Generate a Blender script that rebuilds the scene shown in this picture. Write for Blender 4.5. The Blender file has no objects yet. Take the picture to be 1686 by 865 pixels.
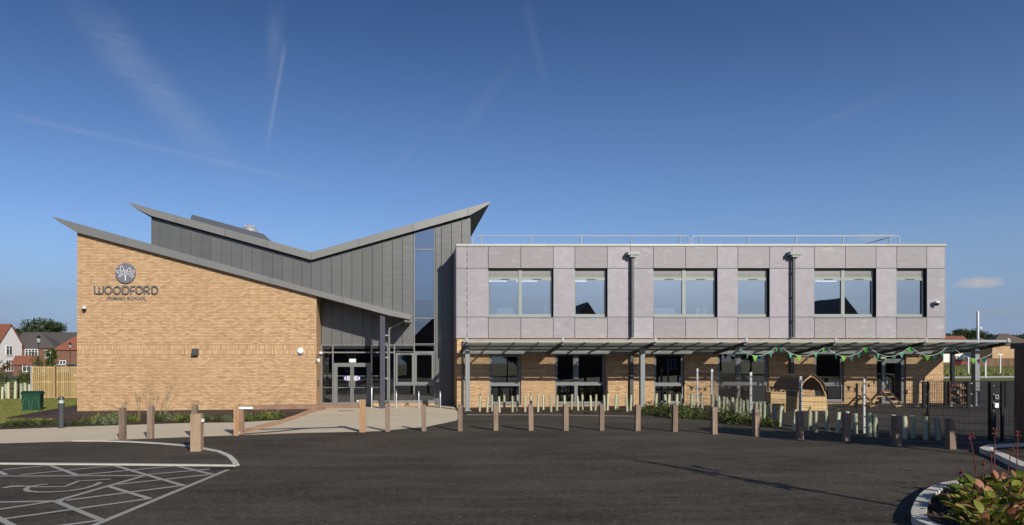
import bpy, math, random
from mathutils import Vector, Matrix
random.seed(7)
SC = bpy.context.scene
COL = SC.collection
R = math.radians

# ------------------------------------------------------------------ camera
F, CX, HY, CAMZ = 1150.0, 660.0, 595.0, 2.34      # focal length in photo pixels, optical axis, horizon
K, XL = 0.0098, -17.0                              # site falls gently towards the left, level beyond XL
cam_d = bpy.data.cameras.new('camera'); cam = bpy.data.objects.new('camera', cam_d); COL.objects.link(cam)
cam.location = (0, 0, CAMZ); cam.rotation_euler = (R(90), 0, 0)
cam_d.sensor_fit = 'HORIZONTAL'; cam_d.sensor_width = 36.0; cam_d.lens = 36.0 * F / 1686.0
cam_d.shift_x = (843 - CX) / 1686.0; cam_d.shift_y = (HY - 432.5) / 1686.0
cam_d.clip_start = 0.1; cam_d.clip_end = 12000
SC.camera = cam

# ------------------------------------------------------------------ light
SUN_TO = Vector((0.82, -1.9, 1.0)).normalized()
sun_d = bpy.data.lights.new('sun', 'SUN'); sun = bpy.data.objects.new('sun', sun_d); COL.objects.link(sun)
sun_d.energy = 4.7; sun_d.angle = R(0.5); sun_d.color = (1.0, 0.93, 0.82)
sun.rotation_euler = (-SUN_TO).to_track_quat('-Z', 'Y').to_euler()
SC.view_settings.view_transform = 'Standard'; SC.view_settings.look = 'None'
SC.cycles.blur_glossy = 0.0; SC.cycles.sample_clamp_indirect = 25.0     # keep the sun glint of the canopy on the cladding
SC.view_settings.exposure = 0.0; SC.view_settings.gamma = 1.0

def nd(nt, t, **kw):
    n = nt.nodes.new(t)
    for k, v in kw.items(): setattr(n, k, v)
    return n
def mth(nt, op, a, b=None, c=None, clamp=False):
    n = nd(nt, 'ShaderNodeMath', operation=op); n.use_clamp = clamp
    for i, v in enumerate((a, b, c)):
        if v is None: continue
        if isinstance(v, (int, float)): n.inputs[i].default_value = v
        else: nt.links.new(v, n.inputs[i])
    return n.outputs[0]
def mixc(nt, fac, a, b, mode='MIX'):
    n = nd(nt, 'ShaderNodeMix', data_type='RGBA', blend_type=mode)
    for i, v in ((0, fac), (6, a), (7, b)):
        if isinstance(v, (int, float)): n.inputs[i].default_value = v
        elif isinstance(v, (tuple, list)): n.inputs[i].default_value = (v[0], v[1], v[2], 1)
        else: nt.links.new(v, n.inputs[i])
    return n.outputs[2]
def ramp(nt, fac, stops):
    n = nd(nt, 'ShaderNodeValToRGB'); e = n.color_ramp.elements
    while len(e) < len(stops): e.new(0.5)
    for i, (p, c) in enumerate(stops):
        e[i].position = p; e[i].color = (c[0], c[1], c[2], 1) if isinstance(c, (tuple, list)) else (c, c, c, 1)
    nt.links.new(fac, n.inputs[0]); return n.outputs[0]
def noise(nt, vec, scale, detail=3, rough=0.55, dist=0.0):
    n = nd(nt, 'ShaderNodeTexNoise'); n.inputs['Scale'].default_value = scale
    n.inputs['Detail'].default_value = detail; n.inputs['Roughness'].default_value = rough
    n.inputs['Distortion'].default_value = dist
    if vec is not None: nt.links.new(vec, n.inputs['Vector'])
    return n.outputs[0]
def mapping(nt, vec, scale=(1, 1, 1), loc=(0, 0, 0), rot=(0, 0, 0)):
    n = nd(nt, 'ShaderNodeMapping'); n.inputs['Scale'].default_value = scale
    n.inputs['Location'].default_value = loc; n.inputs['Rotation'].default_value = rot
    nt.links.new(vec, n.inputs['Vector']); return n.outputs[0]

# ------------------------------------------------------------------ sky
def pixdir(px, py):
    return Vector(((px - CX) / F, 1.0, (HY - py) / F)).normalized()
W = bpy.data.worlds.new('World'); SC.world = W; W.use_nodes = True
nt = W.node_tree; nt.nodes.clear()
sky = nd(nt, 'ShaderNodeTexSky', sky_type='NISHITA'); sky.sun_disc = False
sky.sun_elevation = math.asin(SUN_TO.z); sky.sun_rotation = math.atan2(SUN_TO.x, SUN_TO.y)
sky.air_density = 1.0; sky.dust_density = 0.6; sky.ozone_density = 2.2; sky.altitude = 50
tc = nd(nt, 'ShaderNodeTexCoord'); gen = tc.outputs['Generated']
sep = nd(nt, 'ShaderNodeSeparateXYZ'); nt.links.new(gen, sep.inputs[0])
col = mixc(nt, 1.0, sky.outputs[0], (0.80, 0.92, 1.20), 'MULTIPLY')
zen = nd(nt, 'ShaderNodeMapRange', interpolation_type='SMOOTHSTEP'); nt.links.new(sep.outputs[2], zen.inputs[0])
zen.inputs[1].default_value = 0.12; zen.inputs[2].default_value = 0.62; zen.inputs[3].default_value = 0; zen.inputs[4].default_value = 1
col = mixc(nt, zen.outputs[0], col, mixc(nt, 1.0, col, (0.34, 0.46, 0.56), 'MULTIPLY'))
hz = nd(nt, 'ShaderNodeMapRange', interpolation_type='SMOOTHSTEP'); nt.links.new(sep.outputs[2], hz.inputs[0])
hz.inputs[1].default_value = 0.03; hz.inputs[2].default_value = 0.20; hz.inputs[3].default_value = 0.8; hz.inputs[4].default_value = 0
col = mixc(nt, hz.outputs[0], col, (2.6, 3.7, 5.8))
def dotv(v):
    n = nd(nt, 'ShaderNodeVectorMath', operation='DOT_PRODUCT'); nt.links.new(gen, n.inputs[0]); n.inputs[1].default_value = v
    return n.outputs['Value']
def trail(p0, p1, width, strength, soft_end=0.12, stripe=0.0):
    global col
    a, b = pixdir(*p0), pixdir(*p1)
    n = a.cross(b).normalized(); along = (b - a); ln = along.length; along = along / ln
    d = mth(nt, 'ABSOLUTE', dotv(n))
    wob = noise(nt, gen, 9.0, 3)
    wd = mth(nt, 'MULTIPLY', mth(nt, 'ADD', wob, 0.35), width)
    m = nd(nt, 'ShaderNodeMapRange', interpolation_type='SMOOTHSTEP'); nt.links.new(mth(nt, 'DIVIDE', d, wd), m.inputs[0])
    m.inputs[1].default_value = 0; m.inputs[2].default_value = 1; m.inputs[3].default_value = 1; m.inputs[4].default_value = 0
    t = mth(nt, 'DIVIDE', mth(nt, 'SUBTRACT', dotv(along), a.dot(along)), ln)
    e0 = mth(nt, 'DIVIDE', t, soft_end, clamp=True); e1 = mth(nt, 'DIVIDE', mth(nt, 'SUBTRACT', 1.0, t), soft_end * 2, clamp=True)
    front = mth(nt, 'GREATER_THAN', sep.outputs[1], 0.0)
    v = mth(nt, 'MULTIPLY', mth(nt, 'MULTIPLY', e0, e1), mth(nt, 'MULTIPLY', m.outputs[0], front))
    br = noise(nt, mapping(nt, gen, (8, 8, 50)), 3.0, 4)
    v = mth(nt, 'MULTIPLY', v, mth(nt, 'MULTIPLY_ADD', br, stripe * 2, 1.0 - stripe))
    v = mth(nt, 'MULTIPLY', mth(nt, 'POWER', v, 1.25), strength * 0.60)
    col = mixc(nt, v, col, (5.2, 6.0, 7.2))
trail((0, 186), (560, 312), 0.009, 0.13, 0.06, 0.5)
trail((472, 60), (436, 262), 0.006, 0.26, 0.15, 0.3)
trail((456, -10), (446, 190), 0.020, 0.13, 0.3, 0.6)
trail((90, -30), (440, 345), 0.050, 0.20, 0.25, 0.9)
trail((860, -20), (905, 170), 0.012, 0.06, 0.2)
trail((1300, 225), (1560, 115), 0.010, 0.07, 0.3)
trail((640, 290), (700, 220), 0.010, 0.06, 0.3)
trail((740, 240), (880, 60), 0.020, 0.06, 0.3)
# low cloud banks and one small cumulus
cl = noise(nt, mapping(nt, gen, (2.2, 2.2, 13.0), (1.3, 0.2, 0.4)), 2.2, 6, 0.55)
elev = sep.outputs[2]
band = nd(nt, 'ShaderNodeMapRange', interpolation_type='SMOOTHSTEP'); nt.links.new(elev, band.inputs[0])
band.inputs[1].default_value = 0.02; band.inputs[2].default_value = 0.13; band.inputs[3].default_value = 1; band.inputs[4].default_value = 0
cm = nd(nt, 'ShaderNodeMapRange', interpolation_type='SMOOTHSTEP'); nt.links.new(cl, cm.inputs[0])
cm.inputs[1].default_value = 0.45; cm.inputs[2].default_value = 0.75; cm.inputs[3].default_value = 0; cm.inputs[4].default_value = 0.55
col = mixc(nt, mth(nt, 'MULTIPLY', band.outputs[0], cm.outputs[0]), col, (2.9, 3.1, 3.9))
def puff(px, py, rx, ry, c, amt, seed):
    global col
    d0 = pixdir(px, py); ax = Vector((0, 0, 1)).cross(d0).normalized() * -1; az = ax.cross(d0).normalized()
    if az.z < 0: az = -az
    u = mth(nt, 'DIVIDE', dotv(ax), rx / F * 0.75); v = mth(nt, 'DIVIDE', mth(nt, 'SUBTRACT', dotv(az), 0.0), ry / F * 0.8)
    # flat base, bumpy top
    vv = mth(nt, 'MULTIPLY', v, mth(nt, 'MULTIPLY_ADD', mth(nt, 'LESS_THAN', v, 0.0), 0.8, 1.0))
    r2 = mth(nt, 'ADD', mth(nt, 'MULTIPLY', u, u), mth(nt, 'MULTIPLY', vv, vv))
    nz = noise(nt, mapping(nt, gen, (1, 1, 1.6), (seed, seed, 0)), 38.0, 5, 0.6)
    f = mth(nt, 'SUBTRACT', mth(nt, 'MULTIPLY_ADD', nz, 2.2, -0.35), r2)
    f = mth(nt, 'MULTIPLY', mth(nt, 'MULTIPLY', f, 0.9, clamp=True), amt)
    f = mth(nt, 'MULTIPLY', f, mth(nt, 'GREATER_THAN', sep.outputs[1], 0.0), clamp=True)
    col = mixc(nt, f, col, c)
puff(1608, 468, 48, 14, (5.2, 5.2, 5.5), 1.1, 3.0)
puff(1440, 392, 48, 11, (4.8, 5.0, 5.4), 0.35, 9.0)
puff(1640, 515, 50, 9, (3.7, 3.9, 4.4), 0.35, 5.0)
bg = nd(nt, 'ShaderNodeBackground'); nt.links.new(col, bg.inputs[0]); bg.inputs[1].default_value = 0.089
wo = nd(nt, 'ShaderNodeOutputWorld'); nt.links.new(bg.outputs[0], wo.inputs[0])

# ------------------------------------------------------------------ site geometry helpers
def Z(x): return K * max(x, XL)
def G(px, py):
    """ground point seen at a photo pixel"""
    y = CAMZ * F / ((py - HY) + K * (px - CX)); x = (px - CX) / F * y
    if x < XL:
        y = (CAMZ - K * XL) * F / (py - HY); x = (px - CX) / F * y
    return x, y
def PX(px, y): return (px - CX) / F * y
def PZ(py, y): return CAMZ - (py - HY) / F * y

# ------------------------------------------------------------------ materials
MATS = {}
def newmat(name):
    m = bpy.data.materials.new(name); m.use_nodes = True
    return m, m.node_tree, m.node_tree.nodes['Principled BSDF']
def M(name, c=None, rough=0.6, metal=0.0, var=0.18, scale=3.0, stretch=(1, 1, 1), bump=0.0, bscale=60.0, spec=0.4, rnd=0.10, island=0.0, c2=None, emit=0.0):
    if name in MATS: return MATS[name]
    m, t, b = newmat(name)
    g = nd(t, 'ShaderNodeNewGeometry'); pos = mapping(t, g.outputs['Position'], stretch)
    n1 = noise(t, pos, scale, 4)
    f = mth(t, 'MULTIPLY_ADD', n1, var * 2, 1 - var)
    if rnd:
        oi = nd(t, 'ShaderNodeObjectInfo'); f = mth(t, 'MULTIPLY', f, mth(t, 'MULTIPLY_ADD', oi.outputs['Random'], rnd * 2, 1 - rnd))
    base = c
    if c2 is not None:
        base = mixc(t, g.outputs['Random Per Island'] if island else n1, c, c2)
    if island: f = mth(t, 'MULTIPLY', f, mth(t, 'MULTIPLY_ADD', g.outputs['Random Per Island'], island * 2, 1 - island))
    cmb = nd(t, 'ShaderNodeCombineColor')
    for i in range(3): t.links.new(f, cmb.inputs[i])
    cc = mixc(t, 1.0, base, cmb.outputs[0], 'MULTIPLY')
    t.links.new(cc, b.inputs['Base Color'])
    b.inputs['Roughness'].default_value = rough; b.inputs['Metallic'].default_value = metal
    b.inputs['Specular IOR Level'].default_value = spec
    if bump:
        bn = nd(t, 'ShaderNodeBump'); bn.inputs['Strength'].default_value = bump; bn.inputs['Distance'].default_value = 0.02
        t.links.new(noise(t, pos, bscale, 3), bn.inputs['Height']); t.links.new(bn.outputs[0], b.inputs['Normal'])
    if emit:
        b.inputs['Emission Color'].default_value = (*c, 1); b.inputs['Emission Strength'].default_value = emit
    MATS[name] = m; return m

def brick_mat(name, soldier=False, stops=None, z0=0.0):
    m, t, b = newmat(name)
    g = nd(t, 'ShaderNodeNewGeometry'); s = nd(t, 'ShaderNodeSeparateXYZ'); t.links.new(g.outputs['Position'], s.inputs[0])
    h = mth(t, 'ADD', s.outputs[0], s.outputs[1]); v = mth(t, 'ADD', s.outputs[2], 5.0 - z0)
    if soldier: uu, vv, bw, bh, off = h, v, 0.075, 0.2375, 0.0
    else: uu, vv, bw, bh, off = h, v, 0.225, 0.075, 0.5
    vr = mth(t, 'DIVIDE', vv, bh); row = mth(t, 'FLOOR', vr)
    u = mth(t, 'ADD', mth(t, 'DIVIDE', uu, bw), mth(t, 'MULTIPLY', mth(t, 'MODULO', row, 2.0), off)); cidx = mth(t, 'FLOOR', u)
    fu = mth(t, 'FRACT', u); fv = mth(t, 'FRACT', vr)
    mw, mh = ((0.014 / bw, 0.012 / bh) if soldier else (0.013 / bw, 0.017 / bh))
    mort = mth(t, 'MAXIMUM', mth(t, 'LESS_THAN', fu, mw), mth(t, 'LESS_THAN', fv, mh))
    cv = nd(t, 'ShaderNodeCombineXYZ'); t.links.new(cidx, cv.inputs[0]); t.links.new(row, cv.inputs[1])
    wn = nd(t, 'ShaderNodeTexWhiteNoise', noise_dimensions='2D'); t.links.new(cv.outputs[0], wn.inputs[0])
    base = ramp(t, wn.outputs['Value'], stops or [(0.0, (0.43, 0.272, 0.147)), (0.3, (0.515, 0.34, 0.192)), (0.7, (0.59, 0.402, 0.236)), (1.0, (0.675, 0.485, 0.30))])
    # clusters of darker, browner bricks, two or three side by side
    cv2 = nd(t, 'ShaderNodeCombineXYZ'); t.links.new(mth(t, 'MULTIPLY', cidx, 0.75), cv2.inputs[0]); t.links.new(row, cv2.inputs[1])
    cn = noise(t, cv2.outputs[0], 0.83, 2, 0.5)
    dk = nd(t, 'ShaderNodeMapRange'); t.links.new(cn, dk.inputs[0]); dk.inputs[1].default_value = 0.665; dk.inputs[2].default_value = 0.73
    dk.inputs[3].default_value = 0; dk.inputs[4].default_value = 0.75
    base = mixc(t, dk.outputs[0], base, (0.33, 0.175, 0.075))
    sw = nd(t, 'ShaderNodeSeparateColor'); t.links.new(wn.outputs['Color'], sw.inputs[0])
    base = mixc(t, mth(t, 'MULTIPLY', mth(t, 'GREATER_THAN', sw.outputs[1], 0.972), 0.6), base, (0.30, 0.165, 0.08))
    lf = noise(t, g.outputs['Position'], 0.35, 3)
    base = mixc(t, mth(t, 'MULTIPLY_ADD', lf, 1.6, -0.6, clamp=True), base, (0.48, 0.30, 0.165))
    cc = mixc(t, mth(t, 'MULTIPLY', mort, 0.9), base, (0.25, 0.155, 0.085))
    gr = noise(t, g.outputs['Position'], 45.0, 3)
    cc = mixc(t, mth(t, 'MULTIPLY_ADD', gr, 0.5, -0.1, clamp=True), cc, (0.52, 0.34, 0.18))
    t.links.new(cc, b.inputs['Base Color']); b.inputs['Roughness'].default_value = 0.85; b.inputs['Specular IOR Level'].default_value = 0.2
    bn = nd(t, 'ShaderNodeBump'); bn.inputs['Strength'].default_value = 0.9; bn.inputs['Distance'].default_value = 0.012
    t.links.new(mth(t, 'SUBTRACT', mth(t, 'MULTIPLY', gr, 0.3), mort), bn.inputs['Height']); t.links.new(bn.outputs[0], b.inputs['Normal'])
    MATS[name] = m; return m
BRICK = brick_mat('buff_brick')
SOLDIER = brick_mat('soldier_brick', True, z0=0.0)
REDBRICK = brick_mat('red_brick', False, [(0.0, (0.15, 0.08, 0.055)), (0.5, (0.21, 0.115, 0.077)), (1.0, (0.27, 0.16, 0.105))])
# tone the shared cluster colours for red brick
for n in REDBRICK.node_tree.nodes:
    if n.type == 'MIX' and not n.inputs[7].is_linked:
        c = n.inputs[7].default_value
        n.inputs[7].default_value = (c[0] * 0.42, c[1] * 0.33, c[2] * 0.42, 1)

def asphalt_mat(name, base, tint):
    m, t, b = newmat(name)
    g = nd(t, 'ShaderNodeNewGeometry'); p = g.outputs['Position']
    a = noise(t, p, 0.35, 5, 0.6); bb = noise(t, mapping(t, p, (0.5, 2.2, 1)), 0.9, 4); cgr = noise(t, p, 55.0, 3, 0.7)
    v = nd(t, 'ShaderNodeTexVoronoi'); v.inputs['Scale'].default_value = 70; t.links.new(p, v.inputs['Vector'])
    f = mth(t, 'ADD', mth(t, 'MULTIPLY', a, 1.15), mth(t, 'MULTIPLY_ADD', bb, 0.95, -0.38))
    f = mth(t, 'ADD', f, mth(t, 'MULTIPLY_ADD', cgr, 1.6, -0.70))
    f = mth(t, 'ADD', f, mth(t, 'MULTIPLY_ADD', noise(t, p, 11.0, 5, 0.75), 2.4, -1.2))
    spk = mth(t, 'MULTIPLY', mth(t, 'LESS_THAN', v.outputs['Distance'], 0.22), 0.55)
    wn = nd(t, 'ShaderNodeTexWhiteNoise'); t.links.new(v.outputs['Position'], wn.inputs[0])
    f = mth(t, 'ADD', f, mth(t, 'MULTIPLY', spk, mth(t, 'GREATER_THAN', wn.outputs['Value'], 0.72)))
    f = mth(t, 'MAXIMUM', f, 0.25)
    cmb = nd(t, 'ShaderNodeCombineColor')
    for i in range(3): t.links.new(f, cmb.inputs[i])
    cc = mixc(t, 1.0, base, cmb.outputs[0], 'MULTIPLY')
    st = noise(t, mapping(t, p, (0.16, 0.7, 1), (3, 8, 0)), 1.0, 5, 0.65)
    cc = mixc(t, mth(t, 'MULTIPLY_ADD', st, 2.4, -1.15, clamp=True), cc, tint)
    st2 = noise(t, mapping(t, p, (0.5, 2.6, 1), (1, 2, 0), (0, 0, 0.5)), 1.0, 4, 0.7)
    cc = mixc(t, mth(t, 'MULTIPLY_ADD', st2, 3.0, -1.75, clamp=True), cc, (tint[0] * 1.25, tint[1] * 1.25, tint[2] * 1.25))
    v2 = nd(t, 'ShaderNodeTexVoronoi'); v2.inputs['Scale'].default_value = 15; t.links.new(p, v2.inputs['Vector'])
    wn2 = nd(t, 'ShaderNodeTexWhiteNoise'); t.links.new(v2.outputs['Position'], wn2.inputs[0])
    cc = mixc(t, mth(t, 'MULTIPLY', mth(t, 'MULTIPLY', mth(t, 'LESS_THAN', v2.outputs['Distance'], 0.25), mth(t, 'GREATER_THAN', wn2.outputs['Value'], 0.955)), 0.7), cc, (0.30, 0.28, 0.25))
    # oil stains and tyre scuffs
    oil = nd(t, 'ShaderNodeMapRange'); t.links.new(noise(t, mapping(t, p, (1, 1, 1), (11, 4, 0)), 0.8, 4, 0.6), oil.inputs[0])
    oil.inputs[1].default_value = 0.60; oil.inputs[2].default_value = 0.74; oil.inputs[4].default_value = 0.45
    cc = mixc(t, oil.outputs[0], cc, (base[0] * 0.5, base[1] * 0.5, base[2] * 0.5))
    t.links.new(cc, b.inputs['Base Color']); b.inputs['Roughness'].default_value = 0.88; b.inputs['Specular IOR Level'].default_value = 0.25
    bn = nd(t, 'ShaderNodeBump'); bn.inputs['Strength'].default_value = 0.7; bn.inputs['Distance'].default_value = 0.012
    t.links.new(cgr, bn.inputs['Height']); t.links.new(bn.outputs[0], b.inputs['Normal'])
    MATS[name] = m; return m
ASPHALT = asphalt_mat('asphalt', (0.078, 0.067, 0.051), (0.112, 0.099, 0.080))
ASPHALT2 = asphalt_mat('playground_asphalt', (0.068, 0.060, 0.050), (0.098, 0.090, 0.078))
PATHMAT = asphalt_mat('dark_path', (0.080, 0.058, 0.046), (0.10, 0.076, 0.062))

def schlick(t, f0):
    g = nd(t, 'ShaderNodeNewGeometry'); d = nd(t, 'ShaderNodeVectorMath', operation='DOT_PRODUCT')
    t.links.new(g.outputs['Incoming'], d.inputs[0]); t.links.new(g.outputs['Normal'], d.inputs[1])
    k = mth(t, 'POWER', mth(t, 'SUBTRACT', 1.0, mth(t, 'ABSOLUTE', d.outputs['Value']), clamp=True), 5.0)
    return mth(t, 'MULTIPLY_ADD', k, 1.0 - f0, f0, clamp=True)
def glass_mat(name, fac, tint, rough=0.0):
    m, t, b = newmat(name); t.nodes.remove(b)
    tr = nd(t, 'ShaderNodeBsdfTransparent'); tr.inputs[0].default_value = (*tint, 1)
    gl = nd(t, 'ShaderNodeBsdfGlossy'); gl.inputs['Roughness'].default_value = rough; gl.inputs[0].default_value = (0.92, 0.95, 1, 1)
    g = nd(t, 'ShaderNodeNewGeometry'); bn = nd(t, 'ShaderNodeBump'); bn.inputs['Strength'].default_value = 0.05; bn.inputs['Distance'].default_value = 0.02
    t.links.new(noise(t, g.outputs['Position'], 0.9, 1), bn.inputs['Height']); t.links.new(bn.outputs[0], gl.inputs['Normal'])
    fc = schlick(t, fac)
    mx = nd(t, 'ShaderNodeMixShader'); t.links.new(fc, mx.inputs[0]); t.links.new(tr.outputs[0], mx.inputs[1]); t.links.new(gl.outputs[0], mx.inputs[2])
    t.links.new(mx.outputs[0], t.nodes['Material Output'].inputs[0]); MATS[name] = m; return m
GLASS = glass_mat('solar_glass', 0.42, (0.76, 0.80, 0.84))
GLASS_S = glass_mat('stair_glass', 0.28, (0.42, 0.50, 0.62))
GLASS_D = glass_mat('dark_glass', 0.14, (0.50, 0.53, 0.55))
def coat(t, shader_out, rough, ior=1.55):
    gl = nd(t, 'ShaderNodeBsdfGlossy'); gl.inputs['Roughness'].default_value = rough
    mx = nd(t, 'ShaderNodeMixShader'); t.links.new(schlick(t, 0.05), mx.inputs[0]); t.links.new(shader_out, mx.inputs[1]); t.links.new(gl.outputs[0], mx.inputs[2])
    t.links.new(mx.outputs[0], t.nodes['Material Output'].inputs[0])
def clear_mat():
    m, t, b = newmat('canopy_glass'); t.nodes.remove(b)
    tr = nd(t, 'ShaderNodeBsdfTransparent'); tr.inputs[0].default_value = (0.93, 0.95, 0.94, 1)
    coat(t, tr.outputs[0], 0.32); MATS['canopy_glass'] = m; return m
CLEAR = clear_mat()

def leaf_mat(name, c, c2, trans=0.25):
    if name in MATS: return MATS[name]
    m, t, b = newmat(name)
    g = nd(t, 'ShaderNodeNewGeometry'); oi = nd(t, 'ShaderNodeObjectInfo')
    cc = mixc(t, g.outputs['Random Per Island'], c, c2)
    f = mth(t, 'MULTIPLY_ADD', oi.outputs['Random'], 0.3, 0.85)
    cmb = nd(t, 'ShaderNodeCombineColor')
    for i in range(3): t.links.new(f, cmb.inputs[i])
    cc = mixc(t, 1.0, cc, cmb.outputs[0], 'MULTIPLY')
    t.links.new(cc, b.inputs['Base Color']); b.inputs['Roughness'].default_value = 0.5; b.inputs['Specular IOR Level'].default_value = 0.3
    tl = nd(t, 'ShaderNodeBsdfTranslucent'); t.links.new(cc, tl.inputs[0])
    mx = nd(t, 'ShaderNodeMixShader'); mx.inputs[0].default_value = trans
    t.links.new(b.outputs[0], mx.inputs[1]); t.links.new(tl.outputs[0], mx.inputs[2])
    t.links.new(mx.outputs[0], t.nodes['Material Output'].inputs[0]); MATS[name] = m; return m

def wood_mat(name, c, c2, axis=2, rough=0.75):
    if name in MATS: return MATS[name]
    m, t, b = newmat(name)
    tcn = nd(t, 'ShaderNodeTexCoord'); oi = nd(t, 'ShaderNodeObjectInfo'); g = nd(t, 'ShaderNodeNewGeometry')
    sc = [14, 14, 14]; sc[axis] = 1.2
    off = nd(t, 'ShaderNodeVectorMath', operation='ADD'); t.links.new(tcn.outputs['Object'], off.inputs[0]); 
    sc3 = nd(t, 'ShaderNodeVectorMath', operation='SCALE'); sc3.inputs[0].default_value = (7, 5, 3); t.links.new(oi.outputs['Random'], sc3.inputs['Scale'])
    t.links.new(sc3.outputs[0], off.inputs[1])
    p = mapping(t, off.outputs[0], tuple(sc))
    n1 = noise(t, p, 1.0, 4, 0.6, 0.6)
    cc = mixc(t, ramp(t, n1, [(0.3, 0.0), (0.7, 1.0)]), c, c2)
    n2 = noise(t, g.outputs['Position'], 4.0, 3)
    f = mth(t, 'MULTIPLY', mth(t, 'MULTIPLY_ADD', n2, 0.4, 0.8), mth(t, 'MULTIPLY_ADD', oi.outputs['Random'], 0.36, 0.82))
    cmb = nd(t, 'ShaderNodeCombineColor')
    for i in range(3): t.links.new(f, cmb.inputs[i])
    cc = mixc(t, 1.0, cc, cmb.outputs[0], 'MULTIPLY')
    t.links.new(cc, b.inputs['Base Color']); b.inputs['Roughness'].default_value = rough; b.inputs['Specular IOR Level'].default_value = 0.25
    bn = nd(t, 'ShaderNodeBump'); bn.inputs['Strength'].default_value = 0.4; bn.inputs['Distance'].default_value = 0.005
    t.links.new(n1, bn.inputs['Height']); t.links.new(bn.outputs[0], b.inputs['Normal']); MATS[name] = m; return m

ZINC = M('zinc_cladding', (0.126, 0.128, 0.126), 0.40, 0.25, 0.14, 1.3, (0.5, 1, 2.2), 0.4, 2.4, 0.5, 0.08)
FASCIA = M('zinc_fascia', (0.195, 0.197, 0.190), 0.45, 0.25, 0.10, 0.8, (1, 1, 3), 0.06, 4, 0.5, 0.05)
DARKMET = M('dark_metal', (0.045, 0.046, 0.052), 0.5, 0.2, 0.1, 3)
FRAME = M('grey_window_frame', (0.185, 0.192, 0.19), 0.4, 0.1, 0.08, 3, rnd=0.04)
FRAME_L = M('light_window_frame', (0.26, 0.285, 0.27), 0.4, 0.1, 0.08, 3, rnd=0.04)
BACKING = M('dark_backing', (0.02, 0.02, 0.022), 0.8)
SOFFIT = M('soffit_board', (0.055, 0.056, 0.06), 0.6, 0, 0.1)
def panel_mat(name, c, st, rib):
    m, t, b = newmat(name)
    g = nd(t, 'ShaderNodeNewGeometry'); p = g.outputs['Position']; oi = nd(t, 'ShaderNodeObjectInfo')
    off = nd(t, 'ShaderNodeVectorMath', operation='SCALE'); off.inputs[0].default_value = (13, 0, 7); t.links.new(oi.outputs['Random'], off.inputs['Scale'])
    pp = nd(t, 'ShaderNodeVectorMath', operation='ADD'); t.links.new(p, pp.inputs[0]); t.links.new(off.outputs[0], pp.inputs[1]); q = pp.outputs[0]
    f = mth(t, 'MULTIPLY_ADD', noise(t, mapping(t, q, st), 2.6, 5, 0.65), 0.5, 0.75)
    f = mth(t, 'MULTIPLY', f, mth(t, 'MULTIPLY_ADD', noise(t, q, 22.0, 3, 0.7), 0.24, 0.88))
    f = mth(t, 'MULTIPLY', f, mth(t, 'MULTIPLY_ADD', oi.outputs['Random'], 0.20, 0.90))
    cmb = nd(t, 'ShaderNodeCombineColor')
    for i in range(3): t.links.new(f, cmb.inputs[i])
    cc = mixc(t, 1.0, c, cmb.outputs[0], 'MULTIPLY')
    sm = nd(t, 'ShaderNodeMapRange', interpolation_type='SMOOTHSTEP'); t.links.new(noise(t, mapping(t, q, (0.8, 0.8, 2.2)), 1.3, 5, 0.7), sm.inputs[0])
    sm.inputs[1].default_value = 0.56; sm.inputs[2].default_value = 0.76; sm.inputs[4].default_value = 0.42
    cc = mixc(t, sm.outputs[0], cc, (0.55, 0.54, 0.545))
    stn = nd(t, 'ShaderNodeMapRange', interpolation_type='SMOOTHSTEP'); t.links.new(noise(t, mapping(t, q, (5, 5, 0.35)), 1.1, 3, 0.6), stn.inputs[0])
    stn.inputs[1].default_value = 0.55; stn.inputs[2].default_value = 0.8; stn.inputs[4].default_value = 0.28
    cc = mixc(t, stn.outputs[0], cc, (c[0] * .7, c[1] * .69, c[2] * .7))
    t.links.new(cc, b.inputs['Base Color']); b.inputs['Roughness'].default_value = 0.5; b.inputs['Specular IOR Level'].default_value = 0.4
    MATS[name] = m; return m
PANEL_A = panel_mat('smooth_cladding_panel', (0.302, 0.281, 0.306), (1, 1, 1), False)
PANEL_B = panel_mat('ribbed_cladding_panel', (0.285, 0.266, 0.280), (1, 1, 5), True)
COPING = M('pale_coping', (0.36, 0.37, 0.35), 0.45, 0.1, 0.06)
GALV = M('galvanised_steel', (0.52, 0.535, 0.54), 0.42, 0.35, 0.12, 6)
STAINLESS = M('stainless_steel', (0.60, 0.61, 0.62), 0.3, 0.55, 0.05)
PIPE = M('grey_downpipe', (0.065, 0.07, 0.07), 0.45, 0.1, 0.08)
BLACK = M('black_powder_coat', (0.012, 0.012, 0.013), 0.4, 0.1, 0.1)
WHITE = M('white_plastic', (0.80, 0.80, 0.78), 0.4, 0, 0.05)
BLUE = M('blue_plastic', (0.03, 0.05, 0.32), 0.4, 0, 0.05)
DARKGREY = M('dark_grey_plastic', (0.055, 0.058, 0.062), 0.45, 0, 0.08)
CANOPYMET = M('canopy_steel', (0.215, 0.235, 0.235), 0.45, 0.1, 0.08)
def poly_mat():
    m, t, b = newmat('canopy_polycarbonate'); t.nodes.remove(b)
    g = nd(t, 'ShaderNodeNewGeometry'); n = noise(t, g.outputs['Position'], 1.5, 3)
    df = nd(t, 'ShaderNodeBsdfDiffuse'); t.links.new(mixc(t, n, (0.34, 0.37, 0.36), (0.46, 0.5, 0.48)), df.inputs[0])
    tl = nd(t, 'ShaderNodeBsdfTranslucent'); t.links.new(mixc(t, n, (0.60, 0.64, 0.61), (0.74, 0.78, 0.74)), tl.inputs[0])
    mx = nd(t, 'ShaderNodeMixShader'); mx.inputs[0].default_value = 0.70
    t.links.new(df.outputs[0], mx.inputs[1]); t.links.new(tl.outputs[0], mx.inputs[2]); coat(t, mx.outputs[0], 0.32)
    MATS['canopy_polycarbonate'] = m; return m
POLY = poly_mat()
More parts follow.
